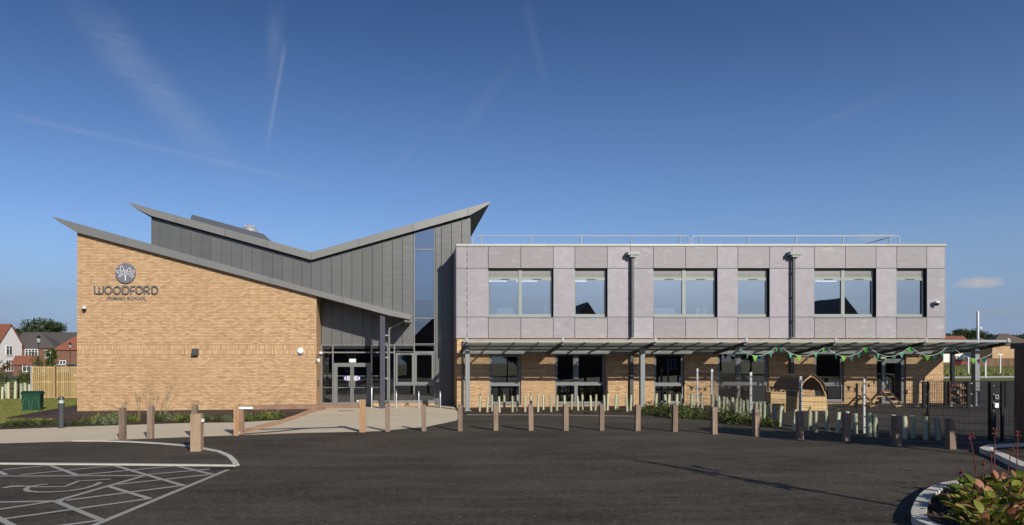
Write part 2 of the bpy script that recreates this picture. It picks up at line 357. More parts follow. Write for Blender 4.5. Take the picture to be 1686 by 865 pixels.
PAVE = M('beige_resin_paving', (0.62, 0.535, 0.40), 0.85, 0, 0.12, 0.6, (1, 1, 1), 0.3, 60, 0.2, 0)
MULCH = M('bark_mulch', (0.050, 0.034, 0.026), 0.95, 0, 0.6, 14, (1, 1, 1), 1.0, 30, 0.1, 0, c2=(0.10, 0.075, 0.06))
GRASSG = M('grass_ground', (0.13, 0.15, 0.035), 0.9, 0, 0.35, 0.9, (1, 1, 1), 0.4, 40, 0.1, 0, c2=(0.19, 0.18, 0.06))
LAWN = M('lawn_turf', (0.13, 0.15, 0.03), 0.9, 0, 0.3, 2.2, (1, 1, 1), 0.6, 50, 0.1, 0, c2=(0.22, 0.19, 0.06))
PAINT = M('worn_marking_paint', (0.42, 0.41, 0.37), 0.7, 0, 0.28, 9, (1, 1, 1), 0.3, 60, 0.3, 0.05, c2=(0.30, 0.29, 0.27))
KERB = M('kerb_concrete', (0.56, 0.53, 0.47), 0.8, 0, 0.15, 3, (1, 1, 1), 0.3, 50, 0.2, 0.08)
BOLW = wood_mat('weathered_oak', (0.175, 0.122, 0.092), (0.275, 0.205, 0.155))
GATEW = wood_mat('orange_oak', (0.29, 0.16, 0.085), (0.43, 0.275, 0.155))
GATEX = wood_mat('orange_oak_beam', (0.20, 0.115, 0.075), (0.30, 0.185, 0.125), 0)
PINE = wood_mat('treated_pine', (0.34, 0.225, 0.10), (0.48, 0.345, 0.17))
PINEX = wood_mat('treated_pine_board', (0.50, 0.33, 0.15), (0.64, 0.47, 0.25), 0)
DARKWOOD = wood_mat('dark_brown_timber', (0.12, 0.07, 0.045), (0.20, 0.125, 0.08))
SHINGLE = wood_mat('grey_brown_roof_board', (0.10, 0.065, 0.05), (0.17, 0.115, 0.085), 1)
BARK = M('tree_bark', (0.12, 0.09, 0.065), 0.9, 0, 0.35, 10, (1, 1, 0.3), 0.6, 25, 0.1)
GUARD = M('pale_green_tree_guard', (0.50, 0.52, 0.36), 0.5, 0, 0.14, 6, (1, 1, 0.4), 0, 1, 0.4, 0.22, c2=(0.34, 0.36, 0.25))
STAKE = M('guard_stake', (0.28, 0.21, 0.13), 0.8)
TREELEAF = leaf_mat('tree_leaf', (0.045, 0.085, 0.018), (0.11, 0.15, 0.035))
DARKLEAF = leaf_mat('dark_tree_leaf', (0.022, 0.045, 0.016), (0.06, 0.085, 0.028))
SHRUBLEAF = leaf_mat('shrub_leaf', (0.07, 0.11, 0.025), (0.17, 0.20, 0.055))
GREYLEAF = leaf_mat('grey_green_leaf', (0.13, 0.16, 0.09), (0.22, 0.26, 0.15))
LIMELEAF = leaf_mat('lime_leaf', (0.16, 0.20, 0.03), (0.26, 0.27, 0.06))
GROUNDLEAF = leaf_mat('dark_shrub_leaf', (0.035, 0.055, 0.015), (0.10, 0.115, 0.035))
BERG_G = leaf_mat('glossy_green_leaf', (0.055, 0.09, 0.012), (0.34, 0.36, 0.05), 0.25)
BERG_R = leaf_mat('blushed_leaf', (0.27, 0.10, 0.05), (0.36, 0.25, 0.13), 0.15)
REDSTEM = M('red_flower_stem', (0.13, 0.035, 0.032), 0.5, 0, 0.3, 20)
DRYSTEM = M('dry_brown_stem', (0.24, 0.20, 0.11), 0.8, 0, 0.3, 20)
BLADE = leaf_mat('grass_blade', (0.13, 0.165, 0.03), (0.28, 0.27, 0.09), 0.3)
RENDER = M('white_render', (0.74, 0.72, 0.68), 0.8, 0, 0.06, 2)
ROOF_R = M('red_roof_tiles', (0.215, 0.082, 0.052), 0.8, 0, 0.3, 2.5, (1, 1, 4), 0.4, 8, 0.2)
ROOF_G = M('grey_roof_tiles', (0.085, 0.078, 0.074), 0.75, 0, 0.25, 2.5, (1, 1, 4), 0.4, 8, 0.2)
ROOF_B = M('brown_roof_tiles', (0.12, 0.095, 0.08), 0.75, 0, 0.25, 2.5, (1, 1, 4), 0.4, 8, 0.2)
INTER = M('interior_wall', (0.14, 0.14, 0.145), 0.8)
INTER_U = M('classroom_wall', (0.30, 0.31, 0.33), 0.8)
BLINDM = M('black_blind', (0.02, 0.02, 0.02), 0.7)
LIGHTM = M('lit_tube', (1.0, 1.0, 0.97), 0.5, emit=4.0)

# ------------------------------------------------------------------ mesh builder
class MB:
    def __init__(s): s.v = []; s.f = []
    def add(s, vs, fs):
        n = len(s.v); s.v.extend(vs); s.f.extend([tuple(i + n for i in f) for f in fs]); return s
    def box(s, x0, x1, y0, y1, z0, z1):
        if x0 > x1: x0, x1 = x1, x0
        if y0 > y1: y0, y1 = y1, y0
        if z0 > z1: z0, z1 = z1, z0
        return s.add([(x0, y0, z0), (x1, y0, z0), (x1, y1, z0), (x0, y1, z0), (x0, y0, z1), (x1, y0, z1), (x1, y1, z1), (x0, y1, z1)],
                     [(0, 3, 2, 1), (4, 5, 6, 7), (0, 1, 5, 4), (1, 2, 6, 5), (2, 3, 7, 6), (3, 0, 4, 7)])
    def bbox(s, x0, x1, y0, y1, z0, z1, b=0.01):
        """box with chamfered top edges"""
        if x0 > x1: x0, x1 = x1, x0
        if y0 > y1: y0, y1 = y1, y0
        vs = []
        for z, i in ((z0, 0), (z1 - b, 0), (z1, b)):
            vs += [(x0 + i, y0 + i, z), (x1 - i, y0 + i, z), (x1 - i, y1 - i, z), (x0 + i, y1 - i, z)]
        fs = [(0, 3, 2, 1), (8, 9, 10, 11)]
        for k in (0, 4):
            for j in range(4): fs.append((k + j, k + (j + 1) % 4, k + 4 + (j + 1) % 4, k + 4 + j))
        return s.add(vs, fs)
    def prism_y(s, poly, y0, y1):
        """polygon in x,z run along y"""
        n = len(poly)
        a = sum(poly[i][0] * poly[(i + 1) % n][1] - poly[(i + 1) % n][0] * poly[i][1] for i in range(n))
        if a < 0: poly = poly[::-1]
        vs = [(x, y0, z) for x, z in poly] + [(x, y1, z) for x, z in poly]
        fs = [tuple(range(n)), tuple(range(2 * n - 1, n - 1, -1))]
        for i in range(n): j = (i + 1) % n; fs.append((j, i, i + n, j + n))
        return s.add(vs, fs)
    def prism_x(s, poly, x0, x1):
        n = len(poly)
        a = sum(poly[i][0] * poly[(i + 1) % n][1] - poly[(i + 1) % n][0] * poly[i][1] for i in range(n))
        if a < 0: poly = poly[::-1]
        vs = [(x0, y, z) for y, z in poly] + [(x1, y, z) for y, z in poly]
        fs = [tuple(range(n - 1, -1, -1)), tuple(range(n, 2 * n))]
        for i in range(n): j = (i + 1) % n; fs.append((i, j, j + n, i + n))
        return s.add(vs, fs)
    def prism_z(s, poly, off0, off1):
        """plan polygon, following the ground fall"""
        n = len(poly)
        a = sum(poly[i][0] * poly[(i + 1) % n][1] - poly[(i + 1) % n][0] * poly[i][1] for i in range(n))
        if a < 0: poly = poly[::-1]
        vs = [(x, y, Z(x) + off0) for x, y in poly] + [(x, y, Z(x) + off1) for x, y in poly]
        fs = [tuple(range(n - 1, -1, -1)), tuple(range(n, 2 * n))]
        for i in range(n): j = (i + 1) % n; fs.append((i, j, j + n, i + n))
        return s.add(vs, fs)
    def tube(s, pts, r, n=8, caps=True):
        pts = [Vector(p) for p in pts]; m = len(pts)
        rs = r if isinstance(r, (list, tuple)) else [r] * m
        base = len(s.v); vs = []
        up = None
        for i, p in enumerate(pts):
            d = (pts[min(i + 1, m - 1)] - pts[max(i - 1, 0)]).normalized()
            if up is None:
                up = Vector((0, 0, 1)) if abs(d.z) < 0.9 else Vector((0, 1, 0))
            a = d.cross(up)
            if a.length < 1e-4: up = Vector((1, 0, 0)); a = d.cross(up)
            a.normalize(); b = a.cross(d).normalized(); up = b
            for k in range(n):
                t = 2 * math.pi * k / n
                vs.append(tuple(p + (a * math.cos(t) + b * math.sin(t)) * rs[i]))
        fs = []
        for i in range(m - 1):
            for k in range(n):
                k2 = (k + 1) % n
                fs.append((i * n + k, i * n + k2, (i + 1) * n + k2, (i + 1) * n + k))
        if caps: fs += [tuple(range(n - 1, -1, -1)), tuple(range((m - 1) * n, m * n))]
        return s.add(vs, fs)
    def bar(s, p, q, w, h):
        """rectangular bar between two points; w sideways, h upwards"""
        p, q = Vector(p), Vector(q); d = (q - p).normalized()
        up = Vector((0, 0, 1)) if abs(d.z) < 0.95 else Vector((0, 1, 0))
        a = d.cross(up).normalized() * w / 2; b = a.cross(d).normalized() * h / 2
        vs = [tuple(x + sa * a + sb * b) for x in (p, q) for sa, sb in ((-1, -1), (1, -1), (1, 1), (-1, 1))]
        return s.add(vs, [(0, 3, 2, 1), (4, 5, 6, 7), (0, 1, 5, 4), (1, 2, 6, 5), (2, 3, 7, 6), (3, 0, 4, 7)])
    def lathe(s, prof, c=(0, 0, 0), n=16):
        vs = []; m = len(prof)
        for r, z in prof:
            for k in range(n):
                t = 2 * math.pi * k / n; vs.append((c[0] + r * math.cos(t), c[1] + r * math.sin(t), c[2] + z))
        fs = []
        for i in range(m - 1):
            for k in range(n):
                k2 = (k + 1) % n; fs.append((i * n + k, i * n + k2, (i + 1) * n + k2, (i + 1) * n + k))
        fs += [tuple(range(n - 1, -1, -1)), tuple(range((m - 1) * n, m * n))]
        return s.add(vs, fs)
    def leaf(s, c, d, nrm, L, wd, fold=0.15):
        """a pointed leaf of four triangles, base at c along d"""
        d = d.normalized(); a = d.cross(nrm)
        if a.length < 1e-4: a = d.cross(Vector((0.3, 0.5, 0.8)))
        a.normalize(); n2 = a.cross(d)
        p = [c, c + d * L * 0.5 + a * wd / 2 + n2 * fold * wd, c + d * L, c + d * L * 0.5 - a * wd / 2 + n2 * fold * wd]
        return s.add([tuple(x) for x in p], [(0, 1, 2), (0, 2, 3)])
    def mesh(s, name, mat, off=(0, 0, 0), smooth=False):
        me = bpy.data.meshes.new(name)
        me.from_pydata([(v[0] - off[0], v[1] - off[1], v[2] - off[2]) for v in s.v], [], s.f); me.update()
        if mat: me.materials.append(mat)
        if smooth:
            me.polygons.foreach_set('use_smooth', [True] * len(me.polygons))
            try: me.set_sharp_from_angle(angle=R(40))
            except Exception: pass
        return me
    def build(s, name, mat, parent=None, loc=None, smooth=False, world=True):
        """one mesh object; coordinates are world ones unless world=False"""
        off = (0, 0, 0)
        if world:
            if parent is not None: off = wloc(parent)
            elif loc is not None: off = loc
        o = bpy.data.objects.new(name, s.mesh(name, mat, off, smooth)); COL.objects.link(o)
        if parent is not None: o.parent = parent
        elif loc is not None: o.location = loc
        return o
def wloc(o):
    l = Vector((0, 0, 0))
    while o is not None: l = l + o.location; o = o.parent
    return l
def tag(o, label=None, cat=None, group=None, kind=None):
    if label: o['label'] = label
    if cat: o['category'] = cat
    if group: o['group'] = group
    if kind: o['kind'] = kind
    return o
def thing(name, label, cat, loc=(0, 0, 0), group=None, rz=0.0):
    o = bpy.data.objects.new(name, None); COL.objects.link(o); o.location = loc; o.rotation_euler = (0, 0, rz)
    o.empty_display_size = 0.2
    return tag(o, label, cat, group)
def dup(root, loc, rz=0.0, label=None, scale=None):
    r = root.copy(); COL.objects.link(r); r.location = loc; r.rotation_euler = (0, 0, rz)
    if label: r['label'] = label
    if scale: r.scale = scale
    for ch in list(root.children):
        c = ch.copy(); COL.objects.link(c); c.parent = r
        for g in list(ch.children):
            d = g.copy(); COL.objects.link(d); d.parent = c
    return r
ORD = ['first', 'second', 'third', 'fourth', 'fifth', 'sixth', 'seventh', 'eighth', 'ninth', 'tenth', 'eleventh', 'twelfth', 'thirteenth', 'fourteenth',
       'fifteenth', 'sixteenth', 'seventeenth', 'eighteenth', 'nineteenth', 'twentieth', 'twenty-first', 'twenty-second', 'twenty-third', 'twenty-fourth',
       'twenty-fifth', 'twenty-sixth', 'twenty-seventh', 'twenty-eighth', 'twenty-ninth', 'thirtieth', 'thirty-first', 'thirty-second', 'thirty-third',
       'thirty-fourth', 'thirty-fifth', 'thirty-sixth', 'thirty-seventh', 'thirty-eighth', 'thirty-ninth', 'fortieth']

def clipx(poly, x0, keep_left):
    out = []
    n = len(poly)
    for i in range(n):
        a, b = poly[i], poly[(i + 1) % n]
        ia = (a[0] <= x0) if keep_left else (a[0] >= x0); ib = (b[0] <= x0) if keep_left else (b[0] >= x0)
        if ia: out.append(a)
        if ia != ib:
            t = (x0 - a[0]) / (b[0] - a[0]); out.append((x0, a[1] + t * (b[1] - a[1])))
    return out
def sheet(name, poly, off, mat, kind='structure', parent=None):
    m = MB()
    n = len(poly)
    a = sum(poly[i][0] * poly[(i + 1) % n][1] - poly[(i + 1) % n][0] * poly[i][1] for i in range(n))
    if a < 0: poly = poly[::-1]
    for left in (True, False):
        p = clipx(poly, XL, left)
        if len(p) > 2: m.add([(x, y, Z(x) + off) for x, y in p], [tuple(range(len(p)))])
    o = m.build(name, mat, parent)
    if kind: o['kind'] = kind
    return o

# ------------------------------------------------------------------ ground, paving, beds
sheet('ground', [(-1500, -400), (1500, -400), (1500, 4000), (-1500, 4000)], -0.03, GRASSG)
sheet('car_park', [(-45, -24), (45, -24), (45, 34.6), (2.9, 34.6), (-4, 34.6), (-4, 27.0), (-45, 27.0)], 0.0, ASPHALT)
pave = [(-45, G(0, 730.8)[1] - 0.3), G(0, 730.8), G(135, 727), G(208, 724.3), G(390, 717.2), G(500, 713.3), G(592, 711.6), G(627, 710.4), G(703.5, 703), G(752, 693), G(756, 684),
        (2.75, 36.6), (-4.19, 36.7), G(521.5, 675.5), G(499, 686), G(464, 692), G(390, 696), G(312, 697), G(156, 702), G(0, 708), (-45, G(0, 708)[1] + 1.0)]
sheet('pavement', pave, 0.008, PAVE)
bedL = [(-45, G(0, 708)[1] + 1.0), G(0, 708), G(156, 702), G(312, 697), G(390, 696), G(464, 692), G(499, 686), G(521, 676), G(390, 688), G(312, 689.5), G(156, 691), G(97, 690.5), G(0, 698), (-45, G(0, 698)[1] + 1.2)]
sheet('planting_bed', bedL, 0.012, MULCH)
path = [G(8, 689), G(97, 673), G(127, 668), (-16.0, 34.75), (-4.2, 34.75), G(521, 677), G(390, 688), G(312, 689.5), G(156, 691), G(97, 690), G(40, 690)]
sheet('tarmac_path', path, 0.016, PATHMAT)
sheet('lawn', [(-45, G(0, 698)[1] + 1.2), G(0, 698), G(97, 690.5), G(156, 691), (-15.9, 36), (-15.9, 50.5), (-45, 50.5)], 0.004, LAWN)
bedR_front = [(2.83, G(762, 683.6)[1])] + [G(*p) for p in ((900, 683.6), (1055, 686), (1116, 691), (1193, 696), (1269, 703), (1300, 707), (1387, 717), (1480, 725.5), (1585, 730.5), (1628, 729))]
FENCE = [G(*p) for p in ((1130, 671.0), (1172, 674.5), (1236, 690), (1318, 703), (1423, 714), (1528, 722), (1633, 726))]
bedR = bedR_front + [FENCE[-1], FENCE[-2], FENCE[-3], FENCE[-4], FENCE[-5], FENCE[1], FENCE[0], (FENCE[0][0], 34.7), (2.83, 34.7)]
sheet('planting_bed', bedR, 0.012, MULCH)
play = [(FENCE[0][0], 34.7)] + FENCE + [(26, 18.2), (60, 18.2), (60, 62), (27.0, 62), (27.0, 34.7)]
sheet('playground', play, 0.006, ASPHALT2)
# narrow concrete edging along the right-hand bed
def strip(pts, w):
    L, Rr = [], []
    for i, p in enumerate(pts):
        a = Vector(pts[max(i - 1, 0)]); b = Vector(pts[min(i + 1, len(pts) - 1)]); d = (b - a).normalized(); n = Vector((-d.y, d.x))
        L.append(tuple(Vector(p) + n * w / 2)); Rr.append(tuple(Vector(p) - n * w / 2))
    return L, Rr
def strip_mesh(m, pts, w, off, thick=0.0):
    L, Rr = strip(pts, w)
    for i in range(len(pts) - 1):
        q = [L[i], L[i + 1], Rr[i + 1], Rr[i]]
        if thick: m.prism_z(q[::-1], off, off + thick)
        else: m.add([(x, y, Z(x) + off) for x, y in q], [(3, 2, 1, 0)])
m = MB(); strip_mesh(m, bedR_front, 0.05, -0.02, 0.045); tag(m.build('edging', M('edging_concrete', (0.16, 0.15, 0.14), 0.85)), kind='structure')
# far left street
sheet('road', [(-140, 92), (-20, 92), (-20, 130), (-140, 130)], -0.02, asphalt_mat('street_asphalt', (0.10, 0.10, 0.10), (0.13, 0.13, 0.125)))
sheet('footpath', [(40, 74), (130, 74), (130, 79), (40, 79)], -0.02, M('pale_footpath', (0.62, 0.61, 0.58), 0.85))

# drain channel in the paving and tarmac joint line
gx, gy = G(570, 677); m = MB(); m.box(gx - 0.38, gx + 0.38, gy - 0.14, gy + 0.14, Z(gx) - 0.01, Z(gx) + 0.013)
for i in range(9): m.box(gx - 0.36 + i * 0.08, gx - 0.34 + i * 0.08, gy - 0.12, gy + 0.12, Z(gx) + 0.013, Z(gx) + 0.02)
tag(m.build('drain_grate', M('rusty_grate', (0.13, 0.09, 0.05), 0.7, 0.3), loc=(gx, gy, Z(gx))), 'narrow brown drain grate set in the beige paving before the doors', 'drain')
m = MB(); strip_mesh(m, [G(415, 688), G(560, 684.5), G(750, 683)], 0.04, 0.013); tag(m.build('paving_joint', M('joint_dark', (0.16, 0.135, 0.11), 0.9)), kind='structure')

m = MB(); strip_mesh(m, [G(p, 728.6 + (p - 330) * 0.011 + (0.6 if k % 2 else 0)) for k, p in enumerate(range(330, 930, 40))], 0.035, 0.004)
tag(m.build('sprayed_line', M('faded_red_spray', (0.15, 0.085, 0.06), 0.9, 0, 0.4, 6)), kind='structure')
gx, gy = G(366, 772.5); m = MB(); m.box(gx - 0.26, gx + 0.26, gy - 0.12, gy + 0.12, Z(gx) - 0.02, Z(gx) + 0.008)
gu = m.build('gully', M('cast_iron', (0.03, 0.028, 0.026), 0.6, 0.5), loc=(gx, gy, Z(gx))); tag(gu, 'black cast iron gully grate at the pointed end of the flush kerb', 'drain')
for i in range(8): MB().box(gx - 0.24 + i * 0.06, gx - 0.215 + i * 0.06, gy - 0.10, gy + 0.10, Z(gx) + 0.0082, Z(gx) + 0.018).build('bar', MATS['cast_iron'], gu)
# ------------------------------------------------------------------ car park markings
def mark(pxs, w=0.10, off=0.006, name='parking_line', mat=PAINT):
    m = MB(); strip_mesh(m, [G(*p) for p in pxs], w, off); return tag(m.build(name, mat), kind='structure')
HX = -14
m = MB(); strip_mesh(m, [(-22, G(0, 764.3)[1]), G(0, 764.3), G(200, 765.8), G(390, 767.6)], 0.13, -0.03, 0.06); tag(m.build('flush_kerb', KERB), kind='structure')
arc = [(389, 767.0), (386, 761), (377, 752), (359, 744), (333, 739), (299, 733.8), (260, 730.6), (208, 727.8), (160, 726.6), (120, 726.8)]
m = MB(); strip_mesh(m, [G(*p) for p in arc], 0.14, -0.03, 0.055); tag(m.build('flush_kerb', KERB), kind='structure')
lines = [((-60, 784.6), (0, 784.5), (237, 783.6)), ((379, 772.4), (156, 865), (120, 885)), ((237, 784), (91, 826)), ((-60, 829), (0, 827.4), (104, 825.4)),
         ((83, 766.9), (127, 783)), ((188.5, 767.2), (304, 800.7)), ((290, 767.6), (351, 782)), ((177, 801), (247, 822)), ((91, 826), (169, 858)),
         ((5, 774), (83, 767)), ((34, 782.5), (188, 767.4)), ((130, 783), (291, 767.8)), ((192, 798.6), (343, 782.5)), ((237, 782.5), (346, 773.4)),
         ((109, 825), (296, 801)), ((0, 856.6), (247, 822)), ((-40, 846), (0, 839.8), (91, 826)), ((60, 872), (166, 858)), ((-30, 765), (10, 783)), ((-20, 845), (30, 872))]
for i, l in enumerate(lines): mark(l, 0.11, 0.005 + 0.0004 * i)
def C5(*ps): return [(x / 3.845, 640 + y / 3.845) for x, y in ps]
sym = tag(bpy.data.objects.new('wheelchair_symbol', None), kind='structure'); COL.objects.link(sym)
for k, (p, w) in enumerate(((C5((20, 632), (90, 625), (180, 622), (232, 627), (410, 625), (455, 607), (500, 589), (600, 584), (700, 577)), 0.09),
                            (C5((300, 610), (250, 614), (190, 625), (162, 640), (175, 653), (240, 660), (340, 659), (450, 651), (540, 635), (605, 615), (638, 597)), 0.10),
                            (C5((20, 634), (75, 622), (140, 622)), 0.14))):
    m = MB(); strip_mesh(m, [G(*q) for q in p], w, 0.0135 + 0.0006 * k); m.build('stroke', PAINT, sym)

# ------------------------------------------------------------------ the school
Y0 = 34.7; YG = 36.6
SCH = thing('school', 'two storey school with buff brick gable, zinc butterfly roof and lilac panelled block', 'school building', (0, Y0, 0))
def X0(px): return PX(px, Y0)
def Z0(py): return PZ(py, Y0)
def lin(pts, x):
    for (a, b), (c, d) in zip(pts, pts[1:]):
        if a <= x <= c: return b + (d - b) * (x - a) / (c - a)
    return pts[0][1] if x < pts[0][0] else pts[-1][1]
# lower roof over the brick wing and entrance
YR = 34.48
low_top = [(85, 356.5), (520, 478), (678, 519)]; low_bot = [(97, 365.5), (127, 383), (568.7, 500), (640, 519.5), (676, 526.5)]
poly = [(PX(x, YR), PZ(y, YR)) for x, y in low_top + low_bot[::-1]]
lr = MB().prism_y(poly, YR + 0.02, 46.0).build('roof', SOFFIT, SCH)
lowfascia = MB()
cuts = [85, 205, 325, 445, 565, 678]
def fascia_pieces(top, bot, cuts, yf, par):
    for a, b in zip(cuts, cuts[1:]):
        xs_t = [a] + [x for x, _ in top if a < x < b] + [b]; xs_b = [x for x, _ in bot if a < x < b]
        pb = [(max(a, bot[0][0]), lin(bot, max(a, bot[0][0])))] + [(x, lin(bot, x)) for x in xs_b] + [(min(b, bot[-1][0]), lin(bot, min(b, bot[-1][0])))]
        pt = [(x, lin(top, x)) for x in xs_t]
        g = 0.25
        pt[0] = (pt[0][0] + g, pt[0][1]); pt[-1] = (pt[-1][0] - g, pt[-1][1]); pb[0] = (pb[0][0] + g, pb[0][1]); pb[-1] = (pb[-1][0] - g, pb[-1][1])
        pl = [(PX(x, yf), PZ(y, yf)) for x, y in pt + pb[::-1]]
        MB().prism_y(pl, yf - 0.03, yf + 0.018).build('fascia_panel', FASCIA, par)
fascia_pieces(low_top, low_bot, cuts, YR, lr)
# upper butterfly roof
YU = 36.35
up_top = [(211, 333.5), (512.6, 415.6), (808, 332)]; up_bot = [(222, 343), (250, 356), (512.6, 428.2), (774, 354.5), (806, 336)]
ur = MB().prism_y([(PX(x, YU), PZ(y, YU)) for x, y in up_top + up_bot[::-1]], YU + 0.02, 46.6).build('roof', SOFFIT, SCH)
fascia_pieces(up_top, up_bot, [211, 290, 370, 440, 512.6, 590, 680, 770, 808], YU, ur)
# standing ribs under the right-hand eave
m = MB()
for k in range(9):
    y = 37.2 + k * 1.1; m.box(PX(777, YU), PX(800, YU), y, y + 0.06, PZ(352, YU), PZ(346, YU))
# brick wing
xl, xr = X0(127), X0(521)
bt = lambda px: PZ(lin(low_bot, px), YR) + 0.08
def brickpoly(a, b, z0, z1=None):
    return [(a, z0), (b, z0), (b, bt(b * F / Y0 + CX)), (a, bt(a * F / Y0 + CX))]
zs0, zs1 = Z0(584), Z0(568)
MB().prism_y([(xl, -0.6), (xr, -0.6), (xr, zs0), (xl, zs0)], Y0, 36.9).build('brick_wall', BRICK, SCH)
MB().prism_y([(xl, zs1), (xr, zs1), (xr, bt(521)), (xl, bt(127))], Y0, 36.9).build('brick_wall', BRICK, SCH)
# soldier band: origin of the coursing set to the band
SOLDIER2 = brick_mat('soldier_band_brick', True, z0=zs0 - math.floor((zs0 + 5) / 0.2375) * 0.2375 + 5 if False else (zs0 % 0.2375))
MB().prism_y([(xl - 0.001, zs0), (xr + 0.001, zs0), (xr + 0.001, zs1), (xl - 0.001, zs1)], Y0 - 0.006, 36.9).build('soldier_course', SOLDIER2, SCH)
MB().prism_y([(xl, -0.6), (X0(240), -0.6), (X0(240), bt(240)), (xl, bt(127))], 36.92, 46).build('brick_wall', BRICK, SCH)
# grey zinc walls
def XG(px): return PX(px, YG)
def ZG(py): return PZ(py, YG)
seams = [250, 263.8, 280.8, 298.3, 315.3, 332.3, 348.5, 365, 382, 399, 416, 433, 449.5, 466, 483, 498, 513, 529.6, 546.5, 563, 580, 597, 613.6, 630, 646.5, 663, 680.5]
seamsR = [717, 727, 744, 760.6, 774]
def ubot(px):
    """underside of the upper roof seen in the wall plane"""
    x = px
    xw = XG(px) * F / YU + CX
    return PZ(lin(up_bot, xw), YU) + 0.03
ZHEAD = ZG(567.5)
for row in (seams, seamsR):
    for a, b in zip(row, row[1:]):
        xa, xb = XG(a) + 0.008, XG(b) - 0.008
        if row is seamsR: zb = -0.1
        elif a < 520: zb = PZ(lin(low_bot, a), YR) - 0.15
        else: zb = ZHEAD
        pl = [(xa, zb), (xb, zb), (xb, ubot(b))]
        if a < 512.6 < b: pl.append((XG(512.6), ubot(512.6)))
        pl.append((xa, ubot(a)))
        m = MB().prism_y(pl, YG, YG + 0.02)
        m.prism_y([(xa - 0.012, zb + 0.001), (xa + 0.016, zb + 0.001), (xa + 0.016, ubot(a)), (xa - 0.012, ubot(a))], YG - 0.055, YG - 0.0005)
        m.build('zinc_panel', ZINC, SCH)
# backing walls behind the zinc
def pmb(pl, y0, y1): return MB().prism_y(pl, y0, y1)
bk = MB()
for a, b in ((250, 512.6), (512.6, 681)):
    bk.prism_y([(XG(a), 3.0 if a > 500 else 2.5), (XG(b), 3.0 if a > 500 else 2.5), (XG(b), ubot(b)), (XG(a), ubot(a))], YG + 0.025, YG + 0.25)
bk.prism_y([(XG(716.5), -0.1), (XG(774), -0.1), (XG(774), ubot(774)), (XG(716.5), ubot(716.5))], YG + 0.025, YG + 0.25)
bk.box(XG(774) - 0.25, XG(774) - 0.002, YG + 0.26, 46.4, 0, ZG(362))
bk.box(XG(250), XG(250) + 0.2, YG + 0.26, 46.4, 4.0, ZG(360))
bk.build('inner_wall', BACKING, SCH)
MB().box(XG(774), XG(774) + 0.03, YG + 0.0, 46.4, -0.1, ZG(361)).build('zinc_panel', ZINC, SCH)
MB().box(XG(250) - 0.03, XG(250), YG + 0.0, 46.4, 4.4, ZG(361)).build('zinc_panel', ZINC, SCH)

shade_strip = MB()  # near-black strip added to stand in for the shade under the upper fascia
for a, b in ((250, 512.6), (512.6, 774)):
    shade_strip.prism_y([(XG(a), ubot(a) - 0.10), (XG(b), ubot(b) - 0.10), (XG(b), ubot(b)), (XG(a), ubot(a))], YG - 0.066, YG - 0.057)
shade_strip.build('painted_shadow_strip', BACKING, SCH)
# windows --------------------------------------------------------------
def ring(m, x0, x1, z0, z1, w, y0, y1, wt=None, wb=None):
    wt = wt or w; wb = wb or w
    m.box(x0, x0 + w, y0, y1, z0, z1); m.box(x1 - w, x1, y0, y1, z0, z1)
    m.box(x0 + w, x1 - w, y0 + 0.002, y1 - 0.002, z1 - wt, z1); m.box(x0 + w, x1 - w, y0 + 0.002, y1 - 0.002, z0, z0 + wb)
def pane(par, x0, x1, z0, z1, y, mat=GLASS, name='pane'):
    return MB().box(x0, x1, y, y + 0.012, z0, z1).build(name, mat, par)

# entrance curtain wall -------------------------------------------------
ent = MB()
def vb(px, w, y0, y1, d=0.10): ent.box(XG(px) - w / 2, XG(px) + w / 2, YG + 0.0, YG + d, ZG(y1), ZG(y0))
def hb(px0, px1, py, h, d=0.10): ent.box(XG(px0), XG(px1), YG + 0.004, YG + d - 0.004, ZG(py) - h / 2, ZG(py) + h / 2)
zb_px = 667.0
for px, y0, y1 in ((529.5, 568, zb_px), (548, 568, zb_px), (611.5, 568, zb_px), (627, 568, zb_px), (649.5, 568, zb_px), (682, 380, zb_px), (716, 368, zb_px)): vb(px, 0.07, y0, y1)
hb(528, 716, 568.5, 0.06); hb(528, 683, 580.5, 0.07); hb(683, 716, 567.5, 0.10); hb(649, 716, 580, 0.08, 0.102); hb(649, 716, 633.5, 0.09, 0.098); hb(612, 716, 661.5, 0.13, 0.104); hb(528, 548, 664.5, 0.08)
hb(683, 716, 411, 0.07); hb(683, 716, 524, 0.05)
for px in (638,): vb(px, 0.05, 568, zb_px, 0.096)
for py in (589, 623): hb(633, 640, py, 0.05, 0.09)
ew = ent.build('curtain_wall_frame', FRAME, SCH)
yp = YG + 0.05
for (a, b, t, bt_, g) in ((530.5, 547, 569.5, 579.5, GLASS_D), (549, 610.5, 569.5, 579.5, GLASS_D), (612.5, 626, 569.5, 579.5, GLASS_D), (650.5, 681, 569.5, 578.5, GLASS_D), (683, 715, 569.5, 578.5, GLASS_D),
                         (530.5, 547, 581.7, 663, GLASS_D), (549, 610.5, 582, 597, GLASS_D), (612.5, 626, 581.7, 659.5, GLASS_D), (628, 649, 569.5, 659.5, GLASS_D), (650.5, 681, 635.2, 659.5, GLASS_D), (683, 715, 635.2, 659.5, GLASS_D),
                         (683, 715, 412, 523.2, GLASS_S), (683, 715, 524.8, 566, GLASS_S)):
    pane(ew, XG(a), XG(b), ZG(bt_), ZG(t), yp, g)
tz = [(XG(683), ZG(410)), (XG(715), ZG(410)), (XG(715), ubot(715)), (XG(683), ubot(683))]
MB().prism_y(tz, yp, yp + 0.012).build('pane', GLASS_S, ew)
